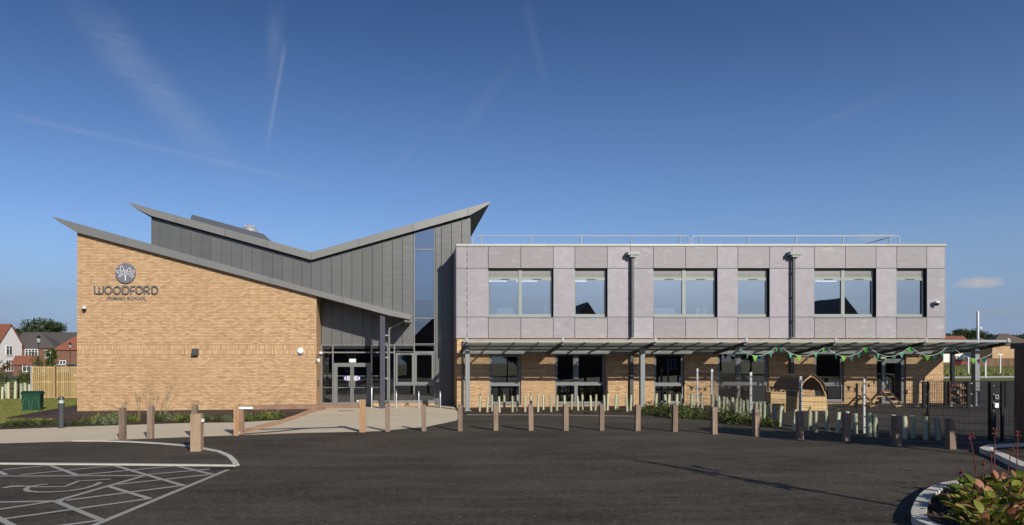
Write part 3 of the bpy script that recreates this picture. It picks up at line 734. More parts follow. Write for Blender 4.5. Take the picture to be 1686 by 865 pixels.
# floor edge band showing behind the tall strip
MB().box(XG(683), XG(715), YG + 0.16, YG + 0.3, ZG(493.5), ZG(491.8)).build('floor_edge', WHITE, SCH)
MB().box(XG(683), XG(715), YG + 0.31, YG + 0.34, ZG(492), ZG(412.5)).build('roller_blind', M('pale_blind', (0.62, 0.68, 0.76), 0.8), SCH)
# two casements
for a, b in ((651.5, 681.5), (683, 714)):
    m = MB(); x0, x1, z0, z1 = XG(a), XG(b), ZG(632.5), ZG(581.5)
    ring(m, x0, x1, z0, z1, 0.10, YG - 0.03, YG + 0.08); w = m.build('casement_window', FRAME, SCH)
    pane(w, x0 + 0.1, x1 - 0.1, z0 + 0.1, z1 - 0.1, YG + 0.02, GLASS_D)
    MB().box(x0 + 0.25, x1 - 0.2, YG - 0.05, YG - 0.031, z1 - 0.065, z1 - 0.03).build('trickle_vent', DARKGREY, w)
    MB().box(x0 + 0.1, x1 - 0.1, YG + 0.12, YG + 0.14, z0 + 0.1, z1 - 0.1).build('blind', BLINDM, w)
# double doors
zd0, zd1 = ZG(667.5), ZG(598)
m = MB(); ring(m, XG(549.3), XG(610.3), zd0, zd1, 0.12, YG - 0.06, YG + 0.06, 0.11, 0.03); dfr = m.build('door_frame', FRAME, SCH)
for k, (a, b) in enumerate(((553.5, 579.4), (580.2, 606.3))):
    m = MB(); x0, x1 = XG(a), XG(b); ring(m, x0, x1, zd0 + 0.035, zd1 - 0.115, 0.075, YG - 0.045, YG + 0.02, 0.08, 0.12); d = m.build('door', FRAME, SCH)
    pane(d, x0 + 0.075, x1 - 0.075, zd0 + 0.155, zd1 - 0.195, YG - 0.02, GLASS_D)
    hx = x1 - 0.13 if k == 0 else x0 + 0.13
    MB().tube([(hx, YG - 0.05, ZG(638)), (hx, YG - 0.13, ZG(638.2)), (hx, YG - 0.13, ZG(626)), (hx, YG - 0.05, ZG(625.8))], 0.016, 8).build('handle', STAINLESS, d, smooth=True)
    sx0, sx1 = (XG(566), XG(576.5)) if k == 0 else (XG(583), XG(593.6))
    sg = MB().box(sx0, sx1, YG - 0.032, YG - 0.024, ZG(627), ZG(619)).build('notice', M('notice_card', (0.5, 0.5, 0.52), 0.6), d)
    bx0, bx1 = (sx0, sx0 + 0.15) if k == 0 else (sx1 - 0.15, sx1)
    s2 = MB().box(bx0, bx1, YG - 0.036, YG - 0.0325, ZG(627) + 0.0, ZG(619)); s2.build('notice_band', BLUE, d)
    s3 = MB().box((bx0 + bx1) / 2 - 0.03, (bx0 + bx1) / 2 + 0.03, YG - 0.039, YG - 0.0365, ZG(625.5), ZG(620.5)); s3.build('notice_mark', WHITE, d)
    dots = MB()
    for zz in (ZG(619.3), ZG(638.5)):
        n = int((x1 - x0 - 0.2) / 0.07)
        for i in range(n): dots.box(x0 + 0.1 + i * 0.07, x0 + 0.125 + i * 0.07, YG - 0.0225, YG - 0.0205, zz - 0.012, zz + 0.012)
    dots.build('manifestation_dots', M('etched_dots', (0.55, 0.56, 0.56), 0.7), d)
dots = MB()
for a, b in ((531, 546.5), (613, 626)):
    for zz in (ZG(619.3), ZG(638.5)):
        x = XG(a) + 0.05
        while x < XG(b) - 0.04: dots.box(x, x + 0.028, yp - 0.004, yp - 0.001, zz - 0.012, zz + 0.012); x += 0.075
dots.build('manifestation_dots', MATS['etched_dots'], SCH)
MB().box(XG(575), XG(586), YG - 0.02, YG + 0.03, ZG(597), ZG(591)).build('exit_light', M('pale_green_sign', (0.62, 0.74, 0.68), 0.5), SCH)
# brick plinth under the glazing
MB().box(XG(612), XG(716), YG - 0.04, YG + 0.15, -0.15, ZG(663.8)).build('plinth', BRICK, SCH)
# entrance hall inside
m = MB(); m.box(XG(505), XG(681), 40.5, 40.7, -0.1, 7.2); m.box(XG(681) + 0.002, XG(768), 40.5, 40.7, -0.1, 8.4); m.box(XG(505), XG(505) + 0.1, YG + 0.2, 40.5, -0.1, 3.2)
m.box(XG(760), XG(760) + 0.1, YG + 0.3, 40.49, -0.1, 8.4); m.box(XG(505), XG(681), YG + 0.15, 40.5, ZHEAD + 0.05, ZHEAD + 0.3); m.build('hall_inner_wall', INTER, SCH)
MB().box(XG(512), XG(760), YG + 0.12, 40.5, -0.09, 0.0).build('hall_floor', M('grey_vinyl', (0.10, 0.10, 0.10), 0.4), SCH)
for px, y0, y1 in ((536, 615, 662), (541, 614, 628)):
    MB().box(PX(px, 38.2) - 0.16, PX(px, 38.2) + 0.16, 38.2, 38.25, PZ(y1, 38.2), PZ(y0, 38.2)).build('wall_poster', WHITE, SCH)

# classroom block -------------------------------------------------------
vx = [752, 769, 804, 857.5, 911, 946.5, 1000, 1038, 1076, 1129, 1181, 1215, 1267, 1304, 1341, 1392, 1442.5, 1476.5, 1526, 1556]
WIN_U = [(804, 911, 2), (946.5, 1000, 1), (1076, 1181, 2), (1215, 1267, 1), (1341, 1442.5, 2), (1476.5, 1526, 1)]
YH, YL, YT, YB = 442, 522.3, 406, 557.5
gap = 0.024
def in_win(a, b): return any(w[0] - 1 < (a + b) / 2 < w[1] + 1 for w in WIN_U)
for a, b in zip(vx, vx[1:]):
    rib = in_win(a, b); mt = PANEL_B if rib else PANEL_A
    for t, bo in ((YT, YH), (YH, YL), (YL, YB)):
        if (t == YH) and rib: continue
        m = MB(); x0, x1, z0, z1 = X0(a) + gap / 2, X0(b) - gap / 2, Z0(bo) + gap / 2, Z0(t) - gap / 2
        m.box(x0, x1, Y0, Y0 + 0.03, z0, z1)
        if rib:
            z = z0 + 0.02
            while z < z1 - 0.04: m.box(x0 + 0.002, x1 - 0.002, Y0 - 0.006, Y0 - 0.0004, z, z + 0.028); z += 0.06
        m.build('facade_panel', mt, SCH)
# fixings show as short pale pieces in the left-hand joint
m = MB()
for k in range(12): m.box(X0(769) - 0.008, X0(769) + 0.008, Y0 + 0.012, Y0 + 0.03, Z0(412 + k * 12), Z0(410 + k * 12))
m.build('joint_clip', WHITE, SCH)
def holed(name, x0, x1, z0, z1, y0, y1, holes, mat, par):
    xs = sorted({x0, x1, *[h[0] for h in holes], *[h[1] for h in holes]}); zs = sorted({z0, z1, *[h[2] for h in holes], *[h[3] for h in holes]})
    m = MB()
    for a, b in zip(xs, xs[1:]):
        run = None
        for c, d in zip(zs, zs[1:]):
            mx, mz = (a + b) / 2, (c + d) / 2
            if any(h[0] < mx < h[1] and h[2] < mz < h[3] for h in holes):
                if run: m.box(a, b, y0, y1, run[0], run[1]); run = None
            else: run = (run[0], d) if run else (c, d)
        if run: m.box(a, b, y0, y1, run[0], run[1])
    return m.build(name, mat, par)
holes_u = [(X0(a), X0(b), Z0(YL), Z0(YH)) for a, b, n in WIN_U]
BX0, BX1 = X0(752), X0(1556)
holed('inner_wall', BX0, BX1, Z0(YB) + 0.02, Z0(YT), Y0 + 0.034, Y0 + 0.30, holes_u, BACKING, SCH)
# side walls, roof, coping
for (t, bo) in ((YT, YH), (YH, YL), (YL, YB)):
    MB().box(BX0 - 0.03, BX0 - 0.002, Y0 + 0.005, 46, Z0(bo) + gap / 2, Z0(t) - gap / 2).build('facade_panel', PANEL_A, SCH)
    for k in range(5): MB().box(BX1 + 0.002, BX1 + 0.03, Y0 + 0.005 + k * 2.3, Y0 + 2.28 + k * 2.3, Z0(bo) + gap / 2, Z0(t) - gap / 2).build('facade_panel', PANEL_A, SCH)
m = MB(); m.box(BX0, BX0 + 0.28, Y0 + 0.31, 46, Z0(YB), Z0(YT)); m.box(BX1 - 0.28, BX1, Y0 + 0.31, 46, -0.1, Z0(YT)); m.box(BX0, BX1, 46, 46.2, -0.1, Z0(YT))
m.build('inner_wall', BACKING, SCH)
ROOFZ = Z0(YT)
MB().box(BX0 + 0.29, BX1 - 0.29, Y0 + 0.31, 45.9, ROOFZ - 0.5, ROOFZ - 0.2).build('roof', M('grey_roof_membrane', (0.22, 0.22, 0.22), 0.8), SCH)
cc_ = [752, 900, 1038, 1190, 1340, 1460, 1556]
for a, b in zip(cc_, cc_[1:]):
    e0 = -0.04 if a == 752 else 0.003; e1 = 0.04 if b == 1556 else -0.003
    MB().box(X0(a) + e0, X0(b) + e1, Y0 - 0.05, Y0 + 0.32, ROOFZ + 0.003, Z0(402)).build('coping', COPING, SCH)
# classrooms inside
m = MB(); zf = Z0(YB) - 0.0
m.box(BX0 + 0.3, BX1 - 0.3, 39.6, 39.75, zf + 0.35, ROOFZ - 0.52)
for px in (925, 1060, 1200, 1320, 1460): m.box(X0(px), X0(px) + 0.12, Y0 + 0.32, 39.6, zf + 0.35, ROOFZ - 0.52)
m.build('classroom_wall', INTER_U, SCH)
MB().box(BX0 + 0.3, BX1 - 0.3, Y0 + 0.32, 39.9, zf + 0.0, zf + 0.34).build('floor_slab', M('carpet_tile', (0.10, 0.10, 0.12), 0.9), SCH)
MB().box(BX0 + 0.3, BX1 - 0.3, Y0 + 0.32, 39.9, Z0(450), Z0(450) + 0.05).build('ceiling', M('ceiling_tile', (0.6, 0.6, 0.6), 0.8), SCH)
for px in (830, 884, 972, 1366, 1415):
    MB().box(X0(px) - 0.55, X0(px) + 0.55, 37.4, 37.5, Z0(450) - 0.09, Z0(450) - 0.04).build('ceiling_light', LIGHTM, SCH)
# upper windows
def upper_window(a, b, n):
    x0, x1 = X0(a) + 0.012, X0(b) - 0.10 if False else X0(b) - 0.012
    z0, z1 = Z0(YL) + 0.015, Z0(YH) - 0.015; yf = Y0 + 0.20
    xs = [x0, x1] if n == 1 else [x0, (x0 + x1) / 2, x1]
    m = MB(); zv = Z0(456.5); zt = Z0(461.5)
    m.box(x0, x0 + 0.07, yf, yf + 0.09, z0, z1); m.box(x1 - 0.07, x1, yf, yf + 0.09, z0, z1)
    if n == 2: m.box(xs[1] - 0.085, xs[1] + 0.085, yf - 0.01, yf + 0.088, z0, z1)
    m.box(x0 + 0.07, x1 - 0.07, yf + 0.003, yf + 0.087, z0, Z0(517)); m.box(x0 + 0.07, x1 - 0.07, yf + 0.003, yf + 0.087, zt, zv)
    w = m.build('window', FRAME_L, SCH)
    for c, d in zip(xs, xs[1:]):
        MB().box(c + 0.09, d - 0.09, yf + 0.04, yf + 0.052, Z0(517), zt).build('pane', GLASS, w)
        v = MB(); v.box(c + 0.09, d - 0.09, yf + 0.03, yf + 0.06, zv, z1)
        v.box(c + 0.09, d - 0.09, yf + 0.012, yf + 0.029, zv + (z1 - zv) * 0.33, zv + (z1 - zv) * 0.42); v.build('blind_box', M('grey_blind_box', (0.20, 0.205, 0.195), 0.5, 0.1, 0.1), w)
        cx = (c + d) / 2 + 0.05; MB().box(cx - 0.22, cx + 0.22, yf - 0.012, yf + 0.0025, zt + 0.04, zt + 0.085).build('trickle_vent', DARKGREY, w)
    MB().box(X0(a) - 0.01, X0(b) + 0.01, Y0 - 0.04, yf - 0.012, Z0(YL) - 0.035, Z0(YL) - 0.003).build('sill', FRAME, w)
for a, b, n in WIN_U: upper_window(a, b, n)

# ground floor wall
YW = Y0 + 0.08
def XW(px): return PX(px, YW)
def ZW(py): return PZ(py, YW)
WIN_G = [(806, 858, 582, 665, 'single'), (914, 997.5, 580, 665, 'double'), (1077, 1127, 580, 664, 'single'), (1182, 1266, 578, 665, 'double'), (1341.5, 1390, 580, 661, 'single'), (1443, 1492, 576, 666, 'door')]
holes_g = [(XW(a), XW(b), ZW(d) if k != 'door' else 0.1, ZW(c)) for a, b, c, d, k in WIN_G]
holed('brick_wall', X0(752.5), BX1 - 0.02, -0.2, Z0(YB) - 0.01, YW, YW + 0.30, holes_g, BRICK, SCH)
MB().box(X0(752.5), X0(752.5) + 0.3, YW + 0.302, 46, -0.2, Z0(YB) - 0.01).build('brick_wall', BRICK, SCH)
MB().box(BX1 - 0.30, BX1 - 0.021, YW + 0.302, 46, -0.2, Z0(YB) - 0.01).build('brick_wall', BRICK, SCH)
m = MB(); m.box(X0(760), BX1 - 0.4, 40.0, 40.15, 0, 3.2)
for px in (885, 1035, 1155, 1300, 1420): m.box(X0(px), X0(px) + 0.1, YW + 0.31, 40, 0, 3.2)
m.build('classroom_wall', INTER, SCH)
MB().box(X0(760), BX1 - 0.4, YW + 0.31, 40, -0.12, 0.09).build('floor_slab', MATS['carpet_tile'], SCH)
for a, b, c, d, kind in WIN_G:
    x0, x1, z0, z1 = XW(a) + 0.01, XW(b) - 0.01, (ZW(d) if kind != 'door' else 0.12) + 0.01, ZW(c) - 0.01
    yf = YW + 0.09
    if kind == 'door':
        m = MB(); ring(m, x0, x1, z0, z1, 0.07, yf, yf + 0.09); zt = ZW(593); m.box(x0 + 0.07, x1 - 0.07, yf + 0.003, yf + 0.087, zt - 0.06, zt + 0.06)
        xm = XW(1455.5); m.box(xm - 0.05, xm + 0.05, yf - 0.006, yf + 0.084, z0 + 0.07, zt - 0.06)
        w = m.build('door_frame', FRAME, SCH)
        pane(w, x0 + 0.07, xm - 0.05, z0 + 0.07, zt - 0.06, yf + 0.04, GLASS_D); pane(w, x0 + 0.07, x1 - 0.07, zt + 0.06, z1 - 0.07, yf + 0.04, GLASS_D)
        m = MB(); ring(m, xm + 0.052, x1 - 0.072, z0 + 0.072, zt - 0.062, 0.09, yf + 0.01, yf + 0.07, 0.09, 0.14); dd = m.build('door', FRAME, SCH)
        pane(dd, xm + 0.14, x1 - 0.16, z0 + 0.21, zt - 0.15, yf + 0.035, GLASS_D)
        hx = xm + 0.16; MB().tube([(hx, yf + 0.01, ZW(632)), (hx, yf - 0.07, ZW(632)), (hx, yf - 0.07, ZW(620)), (hx, yf + 0.01, ZW(620))], 0.018, 8).build('handle', STAINLESS, dd, smooth=True)
        continue
    m = MB(); ring(m, x0, x1, z0, z1, 0.075, yf, yf + 0.09, 0.10, 0.09); zt = ZW(634 if kind == 'single' else 633)
    m.box(x0 + 0.075, x1 - 0.075, yf + 0.003, yf + 0.087, zt - 0.06, zt + 0.06)
    xs = [x0 + 0.075, x1 - 0.075]
    if kind == 'double':
        xm = x0 + (x1 - x0) * 0.42; m.box(xm - 0.08, xm + 0.08, yf - 0.008, yf + 0.085, z0 + 0.09, z1 - 0.10); xs = [xs[0], xm - 0.08, xm + 0.08, xs[1]]
    w = m.build('window', FRAME, SCH)
    for i in range(0, len(xs), 2):
        pane(w, xs[i], xs[i + 1], z0 + 0.09, zt - 0.06, yf + 0.045, GLASS_D)
        op = MB(); ring(op, xs[i] + 0.002, xs[i + 1] - 0.002, zt + 0.062, z1 - 0.102, 0.05, yf + 0.012, yf + 0.07); o = op.build('sash', FRAME, w)
        pane(w, xs[i] + 0.05, xs[i + 1] - 0.05, zt + 0.11, z1 - 0.15, yf + 0.04, GLASS_D)
        cxx = (xs[i] + xs[i + 1]) / 2; MB().box(cxx - 0.2, cxx + 0.2, yf - 0.012, yf - 0.001, z1 - 0.075, z1 - 0.03).build('trickle_vent', DARKGREY, w)
    MB().box(x0 - 0.03, x1 + 0.03, YW - 0.05, yf - 0.01, z0 - 0.05, z0 - 0.002).build('sill', FRAME, w)
# downpipes with hoppers
for px, hx0, hx1, mt in ((1039.5, 1030, 1048.5, PIPE), (1303.5, 1294.5, 1315, PIPE)):
    x = X0(px); m = MB(); m.box(x - 0.06, x + 0.05, Y0 - 0.24, Y0 - 0.13, Z0(556), Z0(420)); dpo = m.build('downpipe', mt, SCH)
    m = MB(); m.box(X0(hx0), X0(hx1), Y0 - 0.40, Y0 - 0.012, Z0(421.5), Z0(416)); m.box(X0(hx0) + 0.12, X0(hx1) - 0.12, Y0 - 0.35, Y0 - 0.1, Z0(425), Z0(421.6)); m.build('hopper', FRAME_L, dpo)
    for yy in (450, 490, 530): MB().box(x - 0.12, x + 0.12, Y0 - 0.128, Y0 - 0.004, Z0(yy + 1), Z0(yy - 1)).build('bracket', mt, dpo)
    MB().box(x - 0.085, x + 0.085, YW - 0.16, YW - 0.02, 0.12, Z0(575)).build('downpipe', mt, SCH)
MB().box(X0(761.5), X0(764), YW - 0.14, YW - 0.02, 0, Z0(562)).build('downpipe', PIPE, SCH)
# entrance column and rainwater pipe
xc = PX(630, 34.75)
MB().box(xc - 0.125, xc + 0.125, 34.62, 34.88, Z(xc), PZ(515, 34.7)).build('column', M('slate_blue_column', (0.055, 0.053, 0.072), 0.45, 0.1), SCH)
yq = 35.4
m = MB(); m.tube([(PX(668, yq), yq - 0.2, PZ(527, yq)), (PX(658, yq), yq - 0.1, PZ(533, yq)), (PX(641.5, yq), yq, PZ(540.5, yq)), (PX(640.5, yq), yq, PZ(545, yq)), (PX(640.5, yq), yq, Z(-0.5))], 0.055, 10)
m.build('rainwater_pipe', FRAME, SCH, smooth=True)
m = MB()
for py in (553, 589, 623): m.box(PX(632, yq), PX(640, yq), 34.9, 35.36, PZ(py + 1, yq), PZ(py - 1, yq))
m.build('pipe_bracket', FRAME_L, SCH)
MB().box(PX(666, yq), PX(677, yq), YR + 0.1, YG - 0.1, PZ(530, YR), PZ(525.5, YR)).build('gutter', FASCIA, SCH)

# things on the roof
yy = 40.5
rl = MB().prism_y([(PX(x, yy), PZ(y, yy)) for x, y in ((312, 372), (313.5, 360), (316, 353.5), (434, 385.5), (446, 397), (446, 412))], yy, yy + 2.6)
tag(rl.build('rooflight', M('slate_grey_rooflight', (0.085, 0.09, 0.105), 0.4, 0.1), loc=(PX(380, yy), yy, PZ(390, yy))), 'low dark slate rooflight upstand on the left slope of the butterfly roof', 'rooflight')
yd = 44.0
vt = thing('roof_ventilator', 'round silver dome ventilator rising behind the dark rooflight on the roof', 'ventilator', (PX(411, yd), yd, PZ(395, yd)))
rr = 14.5 / F * yd; dz0 = PZ(391, yd); dz1 = PZ(382, yd)
MB().lathe([(rr * 0.98, dz0 - 0.9), (rr * 0.98, dz0), (rr, dz0 + 0.02)], (PX(411, yd), yd, 0), 20).build('drum', GALV, vt, smooth=True)
ht = PZ(370, yd) - dz0
MB().lathe([(rr, dz0 + 0.021)] + [(rr * math.cos(R(a)), dz0 + 0.02 + ht * math.sin(R(a))) for a in (15, 30, 45, 60, 75, 88)], (PX(411, yd), yd, 0), 20).build('dome', STAINLESS, vt, smooth=True)
fin = MB()
for k in range(20):
    a = 2 * math.pi * k / 20
    fin.bar((PX(411, yd) + rr * 1.0 * math.cos(a), yd + rr * math.sin(a), dz0 + 0.05), (PX(411, yd) + rr * 0.5 * math.cos(a), yd + rr * 0.5 * math.sin(a), dz0 + ht * 0.9), 0.03, 0.04)
fin.build('fin', GALV, vt)
# roof guard rails
yr = 36.0
def railing(posts, x_end0, x_end1, label, brace=False):
    g = thing('guard_rail', label, 'railing', (PX(posts[0], yr), yr, ROOFZ - 0.2), 'guard rails along the flat roof')
    zt = PZ(389, yr); zb = ROOFZ - 0.2
    a, b = PX(x_end0, yr), PX(x_end1, yr)
    pts = [(a, yr, zb), (a, yr, zt - 0.12), (a + 0.03, yr, zt - 0.04), (a + 0.12, yr, zt), (b - 0.12, yr, zt), (b - 0.03, yr, zt - 0.04), (b, yr, zt - 0.12), (b, yr, zb)]
    MB().tube(pts, 0.027, 8).build('top_rail', GALV, g, smooth=True)
    MB().tube([(a, yr + 0.06, zt - 0.5), (b, yr + 0.06, zt - 0.5)], 0.024, 8).build('mid_rail', GALV, g, smooth=True)
    for p in posts:
        x = PX(p, yr)
        m = MB(); m.tube([(x, yr + 0.1, zb), (x, yr + 0.05, zt - 0.2), (x, yr, zt + 0.04)], 0.035, 8); m.box(x - 0.07, x + 0.07, yr + 0.0, yr + 0.9, zb, zb + 0.06)
        m.build('post', GALV, g, smooth=True)
    if brace: MB().tube([(PX(1400, yr), yr + 1.8, zb + 0.3), (PX(1466, yr), yr, zt - 0.05)], 0.027, 8).build('brace', GALV, g, smooth=True)
railing([792, 874, 957, 1040, 1119.5], 778, 1134, 'long galvanised roof rail, the left run nearest the zinc gable')
railing([1153.5, 1233, 1311, 1389, 1466], 1139, 1481, 'galvanised roof rail, the right run ending in a hooped end with a slanting brace', True)

# ------------------------------------------------------------------ walkway canopy
YF, YBk = 31.4, 34.45
zF, zB = PZ(563.5, YF), PZ(579.5, YBk)
CAN = thing('walkway_canopy', 'long glazed monopitch canopy on grey steel posts along the classroom front', 'canopy', (PX(765, YF), 32.4, 0.0))
def cz(y): return zF + (zB - zF) * (y - YF) / (YBk - YF)
mains = [768, 926, 1078, 1227, 1374, 1522, 1657]
mx = [PX(p, YF) for p in mains]
MB().box(mx[0] - 0.12, mx[-1] + 0.12, YF - 0.10, YF, zF - 0.01, zF + 0.095).build('front_gutter', M('grey_green_gutter', (0.27, 0.30, 0.295), 0.4, 0.1, 0.06), CAN)
MB().box(mx[0] - 0.05, mx[-1] + 0.05, YBk, YBk + 0.14, zB - 0.10, zB + 0.06).build('back_beam', CANOPYMET, CAN)
ypur = [YF + 0.95, YF + 1.95]
for y in ypur: MB().box(mx[0], mx[-1], y - 0.03, y + 0.03, cz(y) - 0.09, cz(y) - 0.004).build('purlin', CANOPYMET, CAN)
for i, x in enumerate(mx):
    MB().bar((x, YF + 0.002, cz(YF) - 0.06), (x, YBk - 0.002, cz(YBk) - 0.06), 0.10, 0.16).build('main_rafter', DARKMET, CAN)
    MB().box(x - 0.05, x + 0.05, YF - 0.13, YF - 0.102, zF + 0.0, zF + 0.17).build('gutter_bracket', COPING, CAN)
rnd = random.Random(3)
for i in range(6):
    for k in range(1, 4):
        x = mx[i] + (mx[i + 1] - mx[i]) * k / 4
        MB().bar((x, YF + 0.002, cz(YF) - 0.02), (x, YBk - 0.002, cz(YBk) - 0.02), 0.05, 0.07).build('rafter', CANOPYMET, CAN)
    for k in range(4):
        xa, xb = mx[i] + (mx[i + 1] - mx[i]) * k / 4 + 0.03, mx[i] + (mx[i + 1] - mx[i]) * (k + 1) / 4 - 0.03
        rows = [(YF + 0.06, ypur[0] - 0.035), (ypur[0] + 0.035, ypur[1] - 0.035), (ypur[1] + 0.035, YBk - 0.01)]
        for r_, (ya, yb) in enumerate(rows):
            mt = POLY
            if r_ == 2 and k != 3: mt = CLEAR
            if r_ == 0: ya += 0.26
            MB().add([(xa, ya, cz(ya)), (xb, ya, cz(ya)), (xb, yb, cz(yb)), (xa, yb, cz(yb)), (xa, ya, cz(ya) + 0.012), (xb, ya, cz(ya) + 0.012), (xb, yb, cz(yb) + 0.012), (xa, yb, cz(yb) + 0.012)],
                     [(0, 3, 2, 1), (4, 5, 6, 7), (0, 1, 5, 4), (1, 2, 6, 5), (2, 3, 7, 6), (3, 0, 4, 7)]).build('roof_pane', mt, CAN)
for px in (769.5, 1057, 1606):
    x = PX(px, 32.4); m = MB(); m.box(x - 0.10, x + 0.10, 32.28, 32.52, Z(x), cz(32.4) - 0.10); m.box(x - 0.18, x + 0.18, 32.2, 32.6, Z(x) - 0.01, Z(x) + 0.03); m.build('post', CANOPYMET, CAN)

# ------------------------------------------------------------------ sign on the brick wall
SG = thing('school_sign', 'grey round tree emblem above raised WOODFORD PRIMARY SCHOOL lettering on the brick gable', 'sign', (X0(207.8), Y0, Z0(460)))
SIGNG = M('sign_grey', (0.17, 0.17, 0.20), 0.4, 0.15, 0.06)
LETG = M('letter_grey', (0.15, 0.145, 0.15), 0.4, 0.2, 0.06)
n = 40; cxs, czs, rad = X0(207.8), Z0(450.3), 16.6 / F * Y0
MB().prism_y([(cxs + rad * math.cos(2 * math.pi * k / n), czs + rad * math.sin(2 * math.pi * k / n)) for k in range(n)], Y0 - 0.10, Y0 - 0.045).build('emblem_disc', SIGNG, SG)
def SP(x, y): return X0(180 + x / 11.53), Z0(425 + y / 11.53)
def stroke2(m, pts, w, y0, y1, closed=False):
    """ribbon of width w through x,z points with mitred joins, depth y0..y1"""
    P_ = [Vector(p) for p in pts]; n_ = len(P_); L, Q = [], []
    for i in range(n_):
        if closed: a, b = P_[i - 1], P_[(i + 1) % n_]
        else: a, b = P_[max(i - 1, 0)], P_[min(i + 1, n_ - 1)]
        d = (b - a).normalized(); nn = Vector((-d.y, d.x))
        L.append(P_[i] + nn * w / 2); Q.append(P_[i] - nn * w / 2)
    rng = range(n_ if closed else n_ - 1)
    vs = [(p.x, y0, p.y) for p in L] + [(p.x, y0, p.y) for p in Q] + [(p.x, y1, p.y) for p in L] + [(p.x, y1, p.y) for p in Q]
    fs = []
    for i in rng:
        j = (i + 1) % n_
        fs += [(i, n_ + i, n_ + j, j), (2 * n_ + j, 3 * n_ + j, 3 * n_ + i, 2 * n_ + i), (i, j, 2 * n_ + j, 2 * n_ + i), (n_ + j, n_ + i, 3 * n_ + i, 3 * n_ + j)]
    if not closed: fs += [(0, 2 * n_, 3 * n_, n_), (n_ - 1, 2 * n_ - 1, 4 * n_ - 1, 3 * n_ - 1)]
    m.add(vs, fs)
em = MB(); ye0, ye1 = Y0 - 0.112, Y0 - 0.1005
for (b, t, w) in (((280, 265), (232, 152), 62), ((243, 287), (152, 252), 52), ((258, 312), (200, 364), 40), ((320, 308), (320, 230), 42), ((365, 277), (414, 188), 56), ((418, 297), (490, 246), 46), ((388, 325), (480, 358), 46)):
    b2, t2 = Vector(b), Vector(t); d = t2 - b2; nn = Vector((-d.y, d.x)).normalized()
    pts = []
    for s_ in (1, -1):
        rng = (0, 0.2, 0.45, 0.7, 0.88) if s_ == 1 else (1, 0.88, 0.7, 0.45, 0.2)
        for u in rng: pts.append(b2 + d * u + nn * s_ * w / 2 * math.sin(math.pi * u) ** 0.85)
    stroke2(em, [SP(p.x, p.y) for p in pts], 0.020, ye0, ye1, True)
stroke2(em, [SP(320, 436), SP(320, 345)], 0.042, ye0, ye1)
stroke2(em, [SP(320, 352), SP(296, 325), SP(262, 292)], 0.022, ye0 - 0.001, ye1)
stroke2(em, [SP(320, 352), SP(346, 325), SP(384, 294)], 0.022, ye0 - 0.0015, ye1)
em.build('emblem_tree', WHITE, SG)
def LP(x, y): return X0(120 + x / 7.86), Z0(410 + y / 7.86)
def arcp(cx, cy, rx, ry, a0, a1, n=12): return [(cx + rx * math.cos(R(a0 + (a1 - a0) * k / n)), cy - ry * math.sin(R(a0 + (a1 - a0) * k / n))) for k in range(n + 1)]
T_, B_, Mi = 487, 580, 534
letters = [
    [[(285, T_ - 6), (288, 540)] + arcp(316, 548, 28, 32, 180, 270, 6) + [(340, 576)], [(344, T_ + 8), (344, 560)] , [(340, 578)] + arcp(372, 548, 28, 32, 270, 360, 6) + [(400, T_ - 6)]],
    [arcp(467, Mi, 44, 47, 0, 360, 22)], [arcp(580, Mi, 44, 47, 0, 360, 22)],
    [[(650, B_), (650, T_), (690, T_)] + arcp(692, Mi, 42, 47, 90, -90, 12) + [(650, B_)]],
    [[(758, B_ + 4), (758, T_), (812, T_)], [(758, 540), (800, 540)]],
    [arcp(866, Mi, 44, 47, 0, 360, 22)],
    [[(932, B_ + 4), (932, T_), (968, T_)] + arcp(968, 514, 26, 27, 90, -90, 8) + [(936, 541)], [(960, 544), (998, B_ + 4)]],
    [[(1030, B_), (1030, T_), (1062, T_)] + arcp(1062, Mi, 42, 47, 90, -90, 12) + [(1030, B_)]]]
for strokes in letters:
    m = MB()
    for j, st in enumerate(strokes): stroke2(m, [LP(*p) for p in st], 0.066, Y0 - 0.085 - 0.002 * j, Y0 - 0.03)
    m.build('letter', LETG, SG)
fc = bpy.data.curves.new('small_lettering', 'FONT'); fc.body = 'PRIMARY SCHOOL'; fc.size = 0.222; fc.extrude = 0.012; fc.offset = 0.003; fc.align_x = 'LEFT'
to = bpy.data.objects.new('small_lettering', fc); COL.objects.link(to)
bpy.context.view_layer.update()
dg = bpy.context.evaluated_depsgraph_get(); me = bpy.data.meshes.new_from_object(to.evaluated_get(dg)); me.name = 'small_lettering'
bpy.data.objects.remove(to); xs = [v.co.x for v in me.vertices]; wdt = max(xs) - min(xs); tgt = X0(240.5) - X0(176.5)
mat4 = Matrix.Translation((X0(176.5) - SG.location.x, -0.03, Z0(494) - SG.location.z)) @ Matrix.Rotation(R(90), 4, 'X') @ Matrix.Diagonal((tgt / wdt, 1, 1, 1))
me.transform(mat4); me.materials.clear(); me.materials.append(LETG); so = bpy.data.objects.new('small_lettering', me); COL.objects.link(so); so.parent = SG

